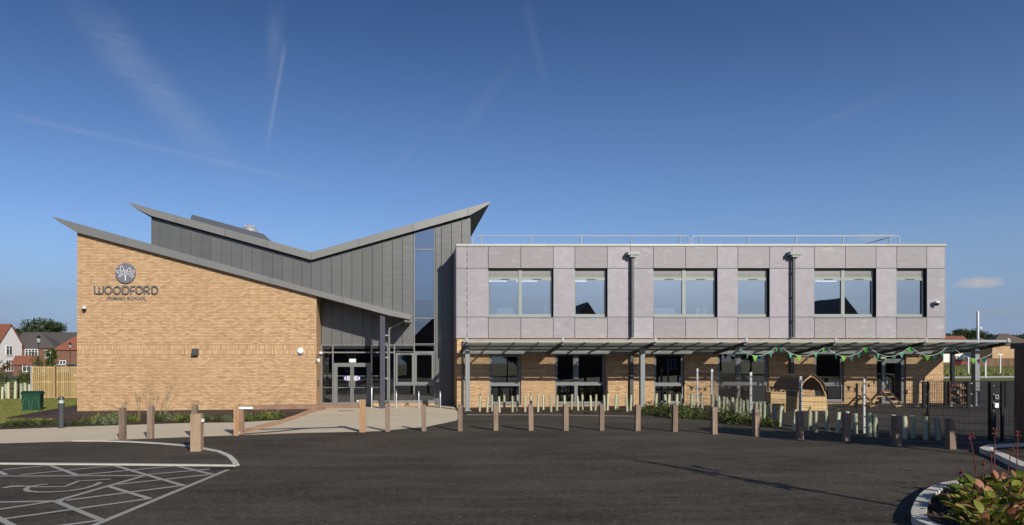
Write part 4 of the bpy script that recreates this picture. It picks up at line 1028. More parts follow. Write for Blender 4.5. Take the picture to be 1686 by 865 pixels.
# wall fittings --------------------------------------------------------
def camera_unit(px, py, yw, label, s=1.0, side=1):
    x, z = PX(px, yw), PZ(py, yw); t = thing('security_camera', label, 'camera', (x, yw, z), 'security cameras on the walls')
    MB().box(x - 0.05, x + 0.05, yw - 0.06, yw - 0.001, z - 0.02, z + 0.10).build('mount', WHITE, t)
    MB().lathe([(0.09 * s, 0.02), (0.115 * s, 0.05), (0.115 * s, 0.12), (0.06 * s, 0.15)], (x + 0.03 * side, yw - 0.17, z), 14).build('housing', WHITE, t, smooth=True)
    MB().lathe([(0.02 * s, -0.09 * s), (0.07 * s, -0.06 * s), (0.10 * s, 0.0), (0.10 * s, 0.019)], (x + 0.03 * side, yw - 0.17, z), 14).build('lens_dome', BLACK, t, smooth=True)
camera_unit(140, 510, Y0, 'white dome camera high on the brick gable left of the lettering', 0.95)
camera_unit(1537, 501, Y0, 'white dome camera on the pale end panel of the classroom block', 1.1)
camera_unit(527.5, 584, Y0 + 0.1, 'white camera on the brick corner beside the entrance glazing', 0.9)
wl = thing('wall_light', 'dark grey wedge shaped wall light on the soldier course of the brick gable', 'wall light', (X0(322.5), Y0, Z0(579)))
MB().prism_x([(Y0 - 0.02, Z0(574)), (Y0 - 0.16, Z0(574.4)), (Y0 - 0.24, Z0(582)), (Y0 - 0.24, Z0(585.4)), (Y0 - 0.02, Z0(585.4))], X0(317.6), X0(327.6)).build('housing', DARKGREY, wl)
MB().box(X0(318.5), X0(326.7), Y0 - 0.02, Y0 - 0.007, Z0(584), Z0(575)).build('back_plate', BLACK, wl)
al = thing('alarm_box', 'white round alarm sounder with blue lower rim on the brick wall left of the doors', 'alarm box', (X0(495), Y0, Z0(578)))
hexp = [(X0(495) + 0.155 * math.cos(R(22.5 + 45 * k)), Z0(577.5) + 0.155 * math.sin(R(22.5 + 45 * k))) for k in range(8)]
MB().prism_y(hexp, Y0 - 0.10, Y0 - 0.007).build('cover', WHITE, al)
MB().prism_y([(X0(495) - 0.12, Z0(580.4)), (X0(495) + 0.12, Z0(580.4)), (X0(495) + 0.07, Z0(584.2)), (X0(495) - 0.07, Z0(584.2))], Y0 - 0.085, Y0 - 0.0075).build('beacon', BLUE, al)
m = MB(); m.lathe([(0.05, -0.05), (0.09, 0.0), (0.09, 0.10), (0.05, 0.13)], (X0(524.5), Y0 - 0.1, Z0(595)), 12)
tag(m.build('door_sensor', WHITE, loc=(X0(524.5), Y0, Z0(595)), smooth=True), 'small white sensor on the brick corner below the entrance camera', 'sensor')
xk = xr + 0.012; m = MB(); m.box(xr + 0.001, xk + 0.03, Y0 + 0.55, Y0 + 0.75, PZ(637, 35.3), PZ(626, 35.3))
tag(m.build('intercom', DARKGREY, loc=(xk, Y0 + 0.6, PZ(632, 35.3))), 'dark intercom panel on the brick return beside the entrance glazing', 'intercom')
bl = thing('bulkhead_light', 'white bulkhead light on brick left of the classroom door', 'wall light', (XW(1433.5), YW, ZW(585)))
MB().box(XW(1429.5), XW(1438.5), YW - 0.12, YW - 0.03, ZW(588), ZW(583.4)).build('diffuser', WHITE, bl); MB().box(XW(1430), XW(1438), YW - 0.03, YW - 0.002, ZW(587), ZW(584)).build('back_plate', DARKGREY, bl)
bl = thing('bulkhead_light', 'pale bulkhead light mounted on the head of the classroom door', 'wall light', (XW(1453.5), YW, ZW(589)))
MB().box(XW(1449), XW(1458), YW - 0.06, YW + 0.02, ZW(591), ZW(587.5)).build('diffuser', M('pale_grey_plastic', (0.5, 0.52, 0.52), 0.4), bl); MB().box(XW(1450), XW(1457), YW + 0.02, YW + 0.08, ZW(590.4), ZW(588)).build('back_plate', DARKGREY, bl)

# things on the upper window sills inside
def tray(px0, px1, h, label, yb=Y0 + 0.62):
    x0, x1 = PX(px0, yb), PX(px1, yb); zt = PZ(512.5, yb); m = MB()
    m.box(x0, x1, yb, yb + 0.3, zt - 0.6, zt - 0.585)
    n = max(1, int((x1 - x0) / 0.3)); w = (x1 - x0) / n
    for k in range(n):
        a = x0 + k * w + 0.015; b = a + w - 0.03
        for (p, q, c, d) in ((a, b, yb, yb + 0.015), (a, b, yb + 0.285, yb + 0.3), (a, a + 0.015, yb + 0.016, yb + 0.284), (b - 0.015, b, yb + 0.016, yb + 0.284)): m.box(p, q, c, d, zt - 0.584, zt + h)
    tag(m.build('storage_tray', WHITE, loc=(x0, yb, zt)), label, 'storage tray', 'white trays behind the upper windows')
    MB()
tray(818, 848, 0.14, 'white trays behind the first pane of the left upper double window')
tray(896, 904, 0.22, 'single white tray at the right edge of the left upper double window')
tray(1078, 1112, 0.16, 'row of white trays behind the first pane of the middle upper double window')
tray(1146, 1152, 0.16, 'small white tray low in the second pane of the middle upper window')
tray(1158, 1168, 0.20, 'upright white folder low in the second pane of the middle upper window')

# ------------------------------------------------------------------ timber bollards and gate
def bollard_mesh(name, w, h, mat): 
    m = MB(); m.bbox(-w / 2, w / 2, -w / 2, w / 2, -0.05, h, 0.012); return m
BOL = [(202, 671.7, 724, 10.4), (248, 668.3, 722, 10), (320.7, 666.5, 720.5, 9.4), (638.3, 666.7, 710.8, 8.4), (698.2, 666.7, 710, 8.4), (757.8, 666.7, 710, 8.3), (816, 666.5, 709, 8.3), (874, 666, 709, 8.3),
       (931.3, 666, 709, 8.6), (990.6, 666.5, 709, 8.1), (1049.6, 666.8, 709.6, 8.6), (1110.8, 667.2, 711, 8.6), (1175.8, 670.3, 715, 8.7), (1245.2, 673, 719, 9.4), (1316.5, 677.6, 724, 9.8), (1393, 680.6, 727.4, 10.2), (1476, 685, 734.4, 10.8), (1565, 689.3, 739.6, 11.6)]
for i, (px, ty, by, w) in enumerate(BOL):
    x, y = G(px, by); s = F / y; h = (by - ty) / s; ww = 0.90 * w / s
    if i < 2: lb = 'square timber bollard on the pavement edge, %s from the left end of the row' % ORD[i]
    elif i == 2: lb = 'timber bollard half hidden behind the broad catch post on the left'
    else: lb = 'square timber bollard, %s to the right of the barrier gate' % ORD[i - 3]
    o = bollard_mesh('timber_bollard', ww, h, BOLW).build('timber_bollard', BOLW, world=False); o.location = (x, y, Z(x)); o.rotation_euler = (0, random.uniform(-0.014, 0.014), random.uniform(-0.05, 0.05) + (0.07 if px > 1150 else 0))
    tag(o, lb, 'bollard', 'timber bollards along the car park edge')
x, y = G(324.3, 742.7); s = F / y
cp = thing('catch_post', 'broad pale timber gate catch post standing on the white kerb arc', 'post', (x, y, Z(x)))
w = 17 / s; h = 61.5 / s
o = MB().bbox(-w / 2, w / 2, -w / 2, w / 2, -0.05, h, 0.012).build('post', wood_mat('pale_oak', (.30, .205, .13), (.41, .30, .20)), cp, world=False); o['label'] = 'thick square post'
MB().box(w / 2 + 0.001, w / 2 + 0.05, -0.06, 0.06, h - 0.22, h - 0.14).build('catch_plate', WHITE, cp, world=False)
# barrier gate
xA, yA = G(390, 717); xB, yB = G(597, 711.6)
GT = thing('barrier_gate', 'brown timber swing barrier gate with curved brace across the entrance paving', 'gate', (xA, yA, Z(xA)))
hA = 51 * yA / F; hB = 53.5 * yB / F
MB().bbox(xA - 0.085, xA + 0.085, yA - 0.085, yA + 0.085, Z(xA) - 0.05, Z(xA) + hA, 0.01).build('hinge_post', GATEW, GT)
MB().bbox(xB - 0.105, xB + 0.105, yB - 0.105, yB + 0.105, Z(xB) - 0.05, Z(xB) + hB, 0.012).build('latch_post', GATEW, GT)
x1, y1 = G(398.3, 716.5); y1 = yA + 0.02; zg = lambda py, yy_: PZ(py, yy_)
MB().box(x1 - 0.075, x1 + 0.075, y1 - 0.06, y1 + 0.06, Z(x1) + 0.02, zg(675.2, y1)).build('heel_post', GATEX, GT)
pa = Vector((PX(394.5, yA), y1, zg(671.8, y1))); pb = Vector((PX(592, yB), yB, zg(668.2, yB)))
MB().bar(pa, pb, 0.11, 0.135).build('top_beam', GATEX, GT)
br = [(402.5, 709.5), (430, 703), (460, 695.5), (490, 685.5), (510, 677.5), (535, 671.5)]
m = MB(); ptsb = []
for px, py in br:
    t = (px - 394.5) / (592 - 394.5); yy_ = y1 + (yB - y1) * t; ptsb.append((PX(px, yy_), yy_, PZ(py, yy_)))
stb = MB()
n_ = len(ptsb); tops, bots = [], []
for i, p in enumerate(ptsb):
    a = Vector(ptsb[max(i - 1, 0)]); b = Vector(ptsb[min(i + 1, n_ - 1)]); d = (b - a).normalized(); nn = Vector((-d.z, 0, d.x)).normalized() * 0.065
    tops.append(Vector(p) + nn); bots.append(Vector(p) - nn)
vs = []
for i in range(n_):
    for q in (tops[i], bots[i]):
        vs += [(q.x, q.y - 0.045, q.z), (q.x, q.y + 0.045, q.z)]
fs = []
for i in range(n_ - 1):
    a = i * 4; b = a + 4
    fs += [(a, a + 2, b + 2, b), (a + 1, b + 1, b + 3, a + 3), (a, b, b + 1, a + 1), (a + 2, a + 3, b + 3, b + 2)]
fs += [(0, 1, 3, 2), (n_ * 4 - 4, n_ * 4 - 2, n_ * 4 - 1, n_ * 4 - 3)]
stb.add(vs, fs); stb.build('brace', GATEX, GT)
MB().box(PX(394, y1), PX(417, y1), y1 - 0.085, y1 - 0.06, zg(673.6, y1), zg(669.8, y1)).build('hinge_plate', WHITE, GT)
MB().box(PX(392, y1), PX(396, y1), y1 - 0.10, y1 - 0.05, zg(714, y1), zg(711, y1)).build('hinge', GALV, GT)
MB().lathe([(0.01, 0.0), (0.035, 0.02), (0.035, 0.06), (0.01, 0.08)], (PX(589, yB), yB - 0.05, zg(662.5, yB)), 10).build('latch', WHITE, GT, smooth=True)

# light bollard, grit bin
x, y = G(101, 705.3); t = thing('light_bollard', 'round dark grey lighting bollard at the pavement edge left of the brick gable', 'light bollard', (x, y, Z(x)))
r_ = 5.1 * y / F; h = 52 * y / F
MB().lathe([(r_, -0.02), (r_, h * 0.80)], (0, 0, 0), 18).build('shaft', M('graphite_paint', (0.075, 0.078, 0.085), 0.38, 0.4, 0.06), t, world=False, smooth=True)
MB().lathe([(r_ * 0.86, h * 0.801), (r_ * 0.60, h * 0.84), (r_ * 0.86, h * 0.90)], (0, 0, 0), 18).build('lamp_ring', M('frosted_lens', (0.55, 0.57, 0.58), 0.3), t, world=False, smooth=True)
MB().lathe([(r_, h * 0.901), (r_, h * 0.95), (r_ * 0.8, h * 0.99), (r_ * 0.3, h)], (0, 0, 0), 18).build('cap', MATS['graphite_paint'], t, world=False, smooth=True)
x, y = G(54, 676.5); t = thing('grit_bin', 'dark green plastic grit bin with domed lid on the lawn', 'grit bin', (x, y, Z(x)))
GB = M('green_plastic', (0.008, 0.048, 0.022), 0.4, 0, 0.12)
wb, db, hb_ = 28 * y / F, 0.75, 31.5 * y / F
m = MB(); zc = hb_ * 0.86
m.add([(-wb / 2 + .03, -db / 2 + .03, 0), (wb / 2 - .03, -db / 2 + .03, 0), (wb / 2 - .03, db / 2 - .03, 0), (-wb / 2 + .03, db / 2 - .03, 0), (-wb / 2, -db / 2, zc), (wb / 2, -db / 2, zc), (wb / 2, db / 2, zc), (-wb / 2, db / 2, zc)],
      [(0, 3, 2, 1), (4, 5, 6, 7), (0, 1, 5, 4), (1, 2, 6, 5), (2, 3, 7, 6), (3, 0, 4, 7)]); m.build('bin_body', GB, t, world=False)
m = MB(); m.prism_x([(-db / 2 - .03, zc + .002), (db / 2 + .03, zc + .002), (db / 2 + .03, zc + .07), (db / 4, hb_ + .03), (-db / 4, hb_ + .03), (-db / 2 - .03, zc + .07)], -wb / 2 - .03, wb / 2 + .03); m.build('lid', GB, t, world=False)
for sx in (-0.25, 0.25):
    m = MB(); pts = [(sx * wb + 0.2 * wb * math.cos(R(a)), -db / 2 - 0.012 + 0.03 * 0, 0.08 + zc * 0.72 * math.sin(R(a))) for a in range(0, 181, 20)]; m.tube(pts, 0.014, 6); m.build('moulded_rib', M('green_plastic_rib', (0.06, 0.16, 0.10), 0.5), t, world=False)
t.rotation_euler = (0, 0, R(14))
# cycle stands and door posts
for i, (px, lb) in enumerate(((652.5, 'left hand steel cycle stand beside the rainwater pipe'), (689.5, 'middle steel cycle stand under the two casements'), (725, 'right hand steel cycle stand before the zinc wall'))):
    x, y = G(px, 672.3); h = 27.2 * y / F; g = thing('cycle_stand', lb, 'cycle stand', (x, y, Z(x)), 'cycle stands by the entrance')
    MB().tube([(0, 0, 0), (0, 0, h - 0.12), (0, 0.035, h - 0.035), (0, 0.12, h), (0, 0.58, h), (0, 0.665, h - 0.035), (0, 0.70, h - 0.12), (0, 0.70, 0)], 0.03, 10).build('hoop', STAINLESS, g, world=False, smooth=True)
    MB().lathe([(0.08, 0), (0.08, 0.012), (0.04, 0.02)], (0, 0, 0), 12).build('base_flange', STAINLESS, g, world=False)
    MB().lathe([(0.08, 0), (0.08, 0.012), (0.04, 0.02)], (0, 0.7, 0), 12).build('base_flange', STAINLESS, g, world=False)
for px, ty, by, lb in ((544.5, 640.5, 668, 'short steel door guard rail left of the entrance doors'), (612, 637.5, 671.5, 'steel door guard rail right of the entrance doors')):
    x, y = G(px, by); h = (by - ty) * y / F
    g = thing('door_guard', lb, 'guard rail', (x, y, Z(x)), 'guard rails beside the entrance doors')
    MB().tube([(0, 0, 0), (0, 0, h - 0.08), (0, 0.03, h - 0.02), (0, 0.1, h), (0, 0.75, h), (0, 0.82, h - 0.05), (0, 0.82, 0)], 0.035, 10).build('hoop', STAINLESS, g, world=False, smooth=True)
    MB().box(-0.012, 0.012, 0.06, 0.78, 0.25, h - 0.1).build('infill_plate', M('brushed_plate', (0.5, 0.52, 0.53), 0.35, 0.5), g, world=False)

# ------------------------------------------------------------------ plants
def rdir(r, up=0.0):
    while True:
        v = Vector((r.uniform(-1, 1), r.uniform(-1, 1), r.uniform(-1, 1) + up))
        if 0.05 < v.length < 1.5: return v.normalized()
def shrub_mesh(seed, rad, h, n, L, mat, name='foliage'):
    r = random.Random(seed); m = MB()
    for _ in range(n):
        a = r.uniform(0, 6.283); q = math.sqrt(r.random()) * rad; hz = h * (1 - (q / rad) ** 2) * r.uniform(0.25, 1.0) * r.choice((0.7, 1, 1.1))
        c = Vector((q * math.cos(a), q * math.sin(a), max(hz, 0.02)))
        d = Vector((math.cos(a) * r.uniform(-.3, 1), math.sin(a) * r.uniform(-.3, 1), r.uniform(-0.2, 1.0)))
        m.leaf(c, d, rdir(r, 0.5), L * r.uniform(0.6, 1.3), L * r.uniform(0.35, 0.6))
    return m.mesh(name, mat)
def place(name, mesh, x, y, label, cat, group, sc=1.0, rz=None, sz=None):
    o = bpy.data.objects.new(name, mesh); COL.objects.link(o); o.location = (x, y, Z(x)); o.scale = (sc, sc, sz if sz else sc)
    o.rotation_euler = (0, 0, random.uniform(0, 6.28) if rz is None else rz); return tag(o, label, cat, group)
SH = {'mid': [shrub_mesh(s, 0.36, 0.42, 260, 0.11, SHRUBLEAF) for s in (1, 2)], 'grey': [shrub_mesh(s, 0.36, 0.44, 300, 0.10, GREYLEAF) for s in (3, 4)],
      'lime': [shrub_mesh(s, 0.30, 0.42, 220, 0.10, LIMELEAF) for s in (5,)], 'dark': [shrub_mesh(s, 0.42, 0.40, 280, 0.12, GROUNDLEAF) for s in (6, 7)]}
rp = random.Random(21)
bedp = [(18, 703, 'dark', .7), (40, 702.5, 'dark', .9), (58, 701, 'mid', .6), (75, 700, 'dark', .6), (122, 700.5, 'dark', .5), (140, 698.5, 'mid', .7), (160, 696.5, 'lime', 1.0), (172, 697.5, 'grey', .95), (184, 696.5, 'lime', 1.1), (187, 699.5, 'grey', 1.0),
        (212, 694.5, 'mid', .7), (222, 694.5, 'lime', .6), (258, 694, 'dark', .9), (270, 692.5, 'mid', .9), (284, 693, 'grey', .8), (296, 693.5, 'lime', .8), (306, 694.5, 'mid', .9), (334, 694, 'dark', .8), (345, 693, 'grey', .6), (360, 694.5, 'dark', .7), (374, 694, 'grey', .7),
        (408, 694, 'mid', .8), (418, 693, 'dark', .7), (430, 691.5, 'mid', .8), (440, 691, 'lime', .9), (450, 690.5, 'mid', .8), (462, 689.5, 'dark', .6), (90, 699.5, 'mid', .45)]
bedp.sort()
dsc = {'mid': 'small mid green leafy shrub', 'grey': 'silvery grey green shrub', 'lime': 'yellow green bushy shrub', 'dark': 'low dark green ground shrub'}
for i, (px, py, k, s) in enumerate(bedp):
    x, y = G(px, py)
    place('shrub', rp.choice(SH[k]), x, y, '%s, %s plant from left before the brick gable' % (dsc[k], ORD[i]), 'shrub', 'shrubs in the left bed', s * rp.uniform(.9, 1.1))
rr_ = [(1064, 684), (1073, 680), (1083, 683.5), (1094, 681), (1103, 687), (1113, 683), (1122, 689.5), (1132, 684.5), (1141, 691), (1150, 687), (1158, 692), (1166, 688), (1186, 694), (1195, 692), (1204, 697), (1214, 694.5), (1224, 699), (1234, 696.5), (935, 679.5), (966, 681.5), (1018, 679), (1256, 701.5), (1268, 702)]
rr_.sort()
for i, (px, py) in enumerate(rr_):
    x, y = G(px, py); k = 'dark' if rp.random() < .6 else 'mid'
    place('shrub', rp.choice(SH[k]), x, y, '%s, %s from left below the classroom windows' % (dsc[k], ORD[i]), 'shrub', 'shrubs in the right bed', rp.uniform(.75, 1.25) if px > 1050 else rp.uniform(.4, .6))
# tall dry umbels against the brick
def umbel(x, y, h, lean, seed, label):
    r = random.Random(seed); m = MB(); g = thing('dry_plant', label, 'plant', (x, y, Z(x)), 'dry seed heads before the brick gable')
    hd = MB()
    for k in range(r.randint(5, 7)):
        a = r.uniform(0, 6.28); hh = h * r.uniform(.55, 1); off = lean * hh + r.uniform(-.18, .18) * hh
        p0 = (r.uniform(-.06, .06), r.uniform(-.06, .06), 0); p1 = (off * .4, r.uniform(-.05, .05), hh * .55); p2 = (off, r.uniform(-.1, .1), hh)
        m.tube([p0, p1, p2], [.008, .006, .004], 5)
        for q in range(9):
            d = rdir(r, .5); e = Vector(p2) + d * r.uniform(.06, .2); m.tube([p2, tuple(e)], .0025, 3, False)
            for w in range(2): hd.leaf(e, rdir(r), rdir(r), .03, .02)
    m.build('stem', DRYSTEM, g, world=False); tag(hd.build('seed_head', M('seed_head_brown', (0.24, 0.16, 0.09), 0.9), g, world=False), kind='stuff')
for i, (px, py, h, lean) in enumerate(((230, 692, 1.1, -.1), (246, 691, 1.75, -.05), (252, 692, 1.5, .1), (262, 691, 1.7, .25), (270, 692, 1.55, .35), (203, 695, .95, .05), (322, 691.5, .8, 0), (458, 688, .85, 0))):
    x, y = G(px, py); umbel(x, y, h, lean, 40 + i, 'tall dry brown seed head plant, %s from the left before the brick gable' % ORD[i])

# tree guards -------------------------------------------------------------
def guard_mesh(seed):
    m = MB(); m.lathe([(0.052, 0), (0.054, 0.5), (0.056, 1.0)], (0, 0, 0), 12)
    return m
gm = MB(); n = 12
for (r_, z) in ((0.052, 0.0), (0.054, 0.5), (0.058, 0.985), (0.060, 1.0), (0.050, 1.0), (0.048, 0.6)):
    for k in range(n): gm.v.append((r_ * math.cos(2 * math.pi * k / n), r_ * math.sin(2 * math.pi * k / n), z))
for i in range(5):
    for k in range(n): gm.f.append((i * n + k, i * n + (k + 1) % n, (i + 1) * n + (k + 1) % n, (i + 1) * n + k))
gmesh = gm.mesh('tree_guard', GUARD, smooth=True)
stm = MB().box(0.056, 0.08, -0.012, 0.012, -0.02, 0.86).mesh('stake', STAKE)
lr_ = random.Random(5); lm = MB()
for _ in range(7): lm.leaf(Vector((0, 0, 0.95)), Vector((lr_.uniform(-1, 1), lr_.uniform(-1, 1), lr_.uniform(.5, 1.6))), rdir(lr_), lr_.uniform(.07, .15), .05)
lmesh = lm.mesh('sapling_tip', SHRUBLEAF)
def guard(px, ty, by, lean, label, group, tip=False, wpx=3.6, gz=None):
    x, y = G(px, by); h = (by - ty) * y / F; o = bpy.data.objects.new('tree_guard', gmesh); COL.objects.link(o)
    o.location = (x, y, Z(x)); s = (wpx * y / F) / 0.108; o.scale = (s, s, h); o.rotation_euler = (random.uniform(-.03, .03), lean, random.uniform(0, 6.28) * 0 + random.uniform(-.5, .5))
    tag(o, label, 'tree guard', group)
    k = bpy.data.objects.new('stake', stm); COL.objects.link(k); k.parent = o
    if tip:
        k = bpy.data.objects.new('sapling_tip', lmesh); COL.objects.link(k); k.parent = o; k.scale = (1 / s, 1 / s, 1 / h); k.location = (0, 0, 1 - 0.95 / h)
def cv(lst, ox, oy, s): return [(ox + a / s, oy + b / s, oy + c / s) for a, b, c in lst]
A_ = cv([(238, 535, 664), (298, 545, 669), (336, 530, 662), (395, 543, 672), (432, 533, 661), (498, 540, 669), (536, 530, 661), (598, 538, 667), (640, 530, 660), (700, 535, 667), (743, 530, 651), (803, 535, 667), (848, 535, 658), (911, 535, 667), (963, 525, 654), (1016, 538, 656), (1055, 528, 651), (1119, 535, 656), (1153, 527, 656), (1225, 532, 660), (1250, 520, 656), (1312, 530, 651), (1328, 530, 651), (1405, 545, 664), (1432, 528, 656)], 740, 540, 4.806)
for i, (px, ty, by) in enumerate(A_):
    guard(px, ty, by, random.uniform(-.05, .06), 'pale green tree guard, %s from left in the bed under the windows' % ORD[i], 'tree guards under the left classroom windows', i % 4 == 0, 3.3)
B2 = cv([(152, 425, 530), (218, 432, 537), (236, 430, 531), (290, 430, 526), (318, 430, 522), (385, 430, 527), (397, 430, 517), (455, 432, 543), (520, 430, 540), (545, 435, 547), (565, 440, 547), (590, 445, 552), (618, 452, 562), (648, 450, 567), (672, 455, 572), (697, 458, 572), (720, 470, 587), (750, 465, 582), (770, 480, 587), (803, 485, 602), (830, 488, 607), (857, 480, 602), (880, 500, 622), (917, 500, 627), (957, 510, 640), (975, 505, 634)], 1040, 540, 3.93)
for i, (px, ty, by) in enumerate(B2):
    guard(px, ty, by, random.uniform(-.05, .08), 'pale green tree guard, %s from left in the cluster behind the middle bollards' % ORD[i], 'tree guards in the cluster behind the middle bollards', i % 5 == 2, 4.0 + 0.8 * (px - 1080) / 200)
C2 = cv([(105, 528, 662), (205, 530, 667), (247, 538, 677), (322, 535, 674), (388, 545, 682), (452, 540, 690), (505, 555, 692), (595, 550, 705), (636, 562, 706), (742, 562, 704), (822, 572, 723)], 1280, 540, 3.93) + cv([(30, 618, 743), (78, 613, 741), (145, 618, 749), (215, 623, 751)], 1480, 500, 3.325)
lean = [.10, .03, -.02, -.06, .14, 0, 0, .02, -.06, .03, 0, 0, -.06, 0, -.09]
for i, (px, ty, by) in enumerate(C2):
    guard(px, ty, by, lean[i], 'thick pale tree guard, %s along the wire fence going right from the playhouse' % ORD[i], 'tree guards along the wire fence', i % 3 == 1, 5.2 + 1.6 * (px - 1300) / 245)

# ------------------------------------------------------------------ wire mesh fence and gates
def mesh_panel(par, p, q, h, name='mesh_panel', dx=0.05, dz=0.2, w=0.0055):
    p = Vector(p); q = Vector(q); L = (q - p).length; d = (q - p) / L; n = max(2, int(L / dx)); m = MB()
    for k in range(n + 1):
        c = p + d * (L * k / n); z = Z(c.x)
        m.box(c.x - w / 2, c.x + w / 2, c.y - w / 2, c.y + w / 2, z + 0.05, z + h)
    k = 0
    while 0.05 + k * dz <= h:
        z = 0.06 + k * dz; m.bar((p.x, p.y, Z(p.x) + z), (q.x, q.y, Z(q.x) + z), w * 1.4, w * 1.4); k += 1
    return m.build(name, BLACK, par)
FN = thing('mesh_fence', 'black wire mesh playground fence with bright steel posts curving behind the bollards', 'fence', (FENCE[3][0], FENCE[3][1], Z(FENCE[3][0])))
for p, q in zip(FENCE, FENCE[1:]): mesh_panel(FN, p, q, 1.66)
fpost = [(1148, 607, 671.5, GALV, 2.6), (1172, 608, 674.5, GALV, 3.2), (1236, 613, 690, GALV, 3.6), (1318, 620, 703, GALV, 3.9), (1423, 624, 714, GALV, 4.2), (1528, 628, 722, BLACK, 2.4)]
for px, ty, by, mt, w in fpost:
    x, y = G(px, by); h = (by - ty) * y / F; ww = w * y / F
    m = MB().box(x - ww / 2, x + ww / 2, y - 0.03, y + 0.03, Z(x) - 0.02, Z(x) + h); o = m.build('post', mt, FN)
    if mt is GALV:
        cl_ = MB()
        for k in range(5): cl_.box(x - 0.022, x + 0.022, y - 0.042, y - 0.0305, Z(x) + h * (0.1 + 0.2 * k), Z(x) + h * (0.1 + 0.2 * k) + 0.035)
        cl_.build('clip', BLACK, o)
# gate at the right
xg, yg = G(1633.5, 726); hg = 97 * yg / F
GA = thing('playground_gate', 'black wire mesh playground gate with silver lock boxes at the right end of the fence', 'gate', (xg, yg, Z(xg)))
MB().box(xg - 0.075, xg + 0.075, yg - 0.05, yg + 0.05, Z(xg) - 0.02, Z(xg) + hg).build('gate_post', BLACK, GA)
m = MB()
for k in range(7): m.box(xg - 0.01, xg + 0.01, yg - 0.056, yg - 0.0505, Z(xg) + 0.12 + k * 0.23, Z(xg) + 0.14 + k * 0.23)
m.build('bolt', GALV, GA)
m = MB(); ring(m, xg + 0.01, xg + 0.10, PZ(657, yg), PZ(650, yg), 0.02, yg - 0.10, yg - 0.057); m.build('lock_frame', STAINLESS, GA)
MB().box(xg - 0.02, xg + 0.08, yg - 0.12, yg - 0.057, PZ(671, yg), PZ(663.5, yg)).build('lock_box', WHITE, GA)
xg2, yg2 = G(1650, 726.5); MB().box(xg2 - 0.03, xg2 + 0.03, yg2 - 0.03, yg2 + 0.03, Z(xg2) - 0.02, Z(xg2) + hg).build('hinge_post', BLACK, GA)
mesh_panel(GA, (xg + 0.08, yg), (xg2 - 0.03, yg2), 1.6); mesh_panel(GA, (xg2 + 0.03, yg2), (xg2 + 1.9, yg2 + 0.1), 1.62)
MB().bar((xg2 + 0.03, yg2, Z(xg2) + 1.63), (xg2 + 1.9, yg2 + 0.1, Z(xg2) + 1.64), 0.03, 0.03).build('top_bar', BLACK, GA)
# low internal fence with bow gate
xi0, yi = G(1521.5, 672.5); HT = 1.2
LF = thing('low_fence', 'low black wire mesh fence with hooped gate beside the brick corner', 'fence', (xi0, yi, Z(xi0)))
for px, w in ((1521.5, 0.16), (1556, 0.09), (1595, 0.16), (1656.5, 0.10)):
    x = PX(px, yi); MB().box(x - w / 2, x + w / 2, yi - 0.04, yi + 0.04, Z(x) - 0.02, Z(x) + HT).build('post', BLACK, LF)
    if w > 0.1:
        m = MB()
        for z in (0.1, 0.62, 1.1): m.box(x + 0.03, x + 0.11, yi - 0.06, yi - 0.041, Z(x) + z - 0.02, Z(x) + z + 0.02)
        m.build('bracket', GALV, LF)
for a, b in ((1523, 1555), (1557, 1593), (1597, 1655), (1658, 1700)):
    mesh_panel(LF, (PX(a, yi), yi), (PX(b, yi), yi), HT - 0.03)
    MB().bar((PX(a, yi), yi, Z(PX(a, yi)) + HT - 0.02), (PX(b, yi), yi, Z(PX(b, yi)) + HT - 0.02), 0.04, 0.04).build('top_bar', BLACK, LF)
    MB().bar((PX(a, yi), yi, Z(PX(a, yi)) + 0.06), (PX(b, yi), yi, Z(PX(b, yi)) + 0.06), 0.04, 0.04).build('bottom_bar', BLACK, LF)
xh = PX(1512, yi); MB().tube([(PX(1518, yi), yi, Z(xh) + HT - 0.03), (xh + 0.04, yi, Z(xh) + HT - 0.03), (xh, yi, Z(xh) + HT - 0.12), (xh, yi, Z(xh) + 0.08), (PX(1500, yi), yi, Z(xh) + 0.08)], 0.03, 8).build('hoop', BLACK, LF, smooth=True)
# boot rack behind the low fence
xk, yk = PX(1575, yi + 0.55), yi + 0.55
BR = thing('boot_rack', 'wheeled shelf rack of muddy boots behind the low black fence', 'boot rack', (xk, yk, Z(xk)))
wd = PX(1590, yk) - PX(1560, yk)
for k, z in enumerate((0.15, 0.5, 0.82)):
    MB().box(xk - wd / 2, xk + wd / 2, yk - 0.16, yk + 0.16, Z(xk) + z, Z(xk) + z + 0.025).build('shelf', DARKWOOD, BR)
for sx in (-1, 1): MB().box(xk + sx * wd / 2 - 0.02, xk + sx * wd / 2 + 0.02, yk - 0.165, yk + 0.165, Z(xk) + 0.1, Z(xk) + 1.15).build('side_frame', DARKWOOD, BR)
for sx in (-1, 1):
    for sy in (-1, 1): MB().lathe([(0.03, 0), (0.04, 0.02), (0.04, 0.07), (0.02, 0.1)], (xk + sx * (wd / 2 - 0.08), yk + sy * 0.12, Z(xk)), 8).build('castor', GALV, BR, smooth=True)
rb = random.Random(9); bm_ = [M('boot_tan', (0.30, 0.17, 0.09), 0.6), M('boot_black', (0.03, 0.03, 0.03), 0.4), M('boot_cream', (0.50, 0.42, 0.33), 0.6), M('boot_red', (0.20, 0.08, 0.06), 0.5)]
def boot(x, y, z, s, mt, label):
    m = MB(); m.lathe([(0.045 * s, 0.0), (0.042 * s, 0.10 * s), (0.048 * s, 0.2 * s)], (x, y + 0.02, z), 8); m.box(x - 0.04 * s, x + 0.04 * s, y - 0.14 * s, y + 0.02, z, z + 0.07 * s)
    tag(m.build('boot', mt, loc=(x, y, z)), label, 'boot', 'boots on the rack')
cn = ['tan', 'black', 'cream', 'red']; rown = ['bottom', 'middle', 'top']
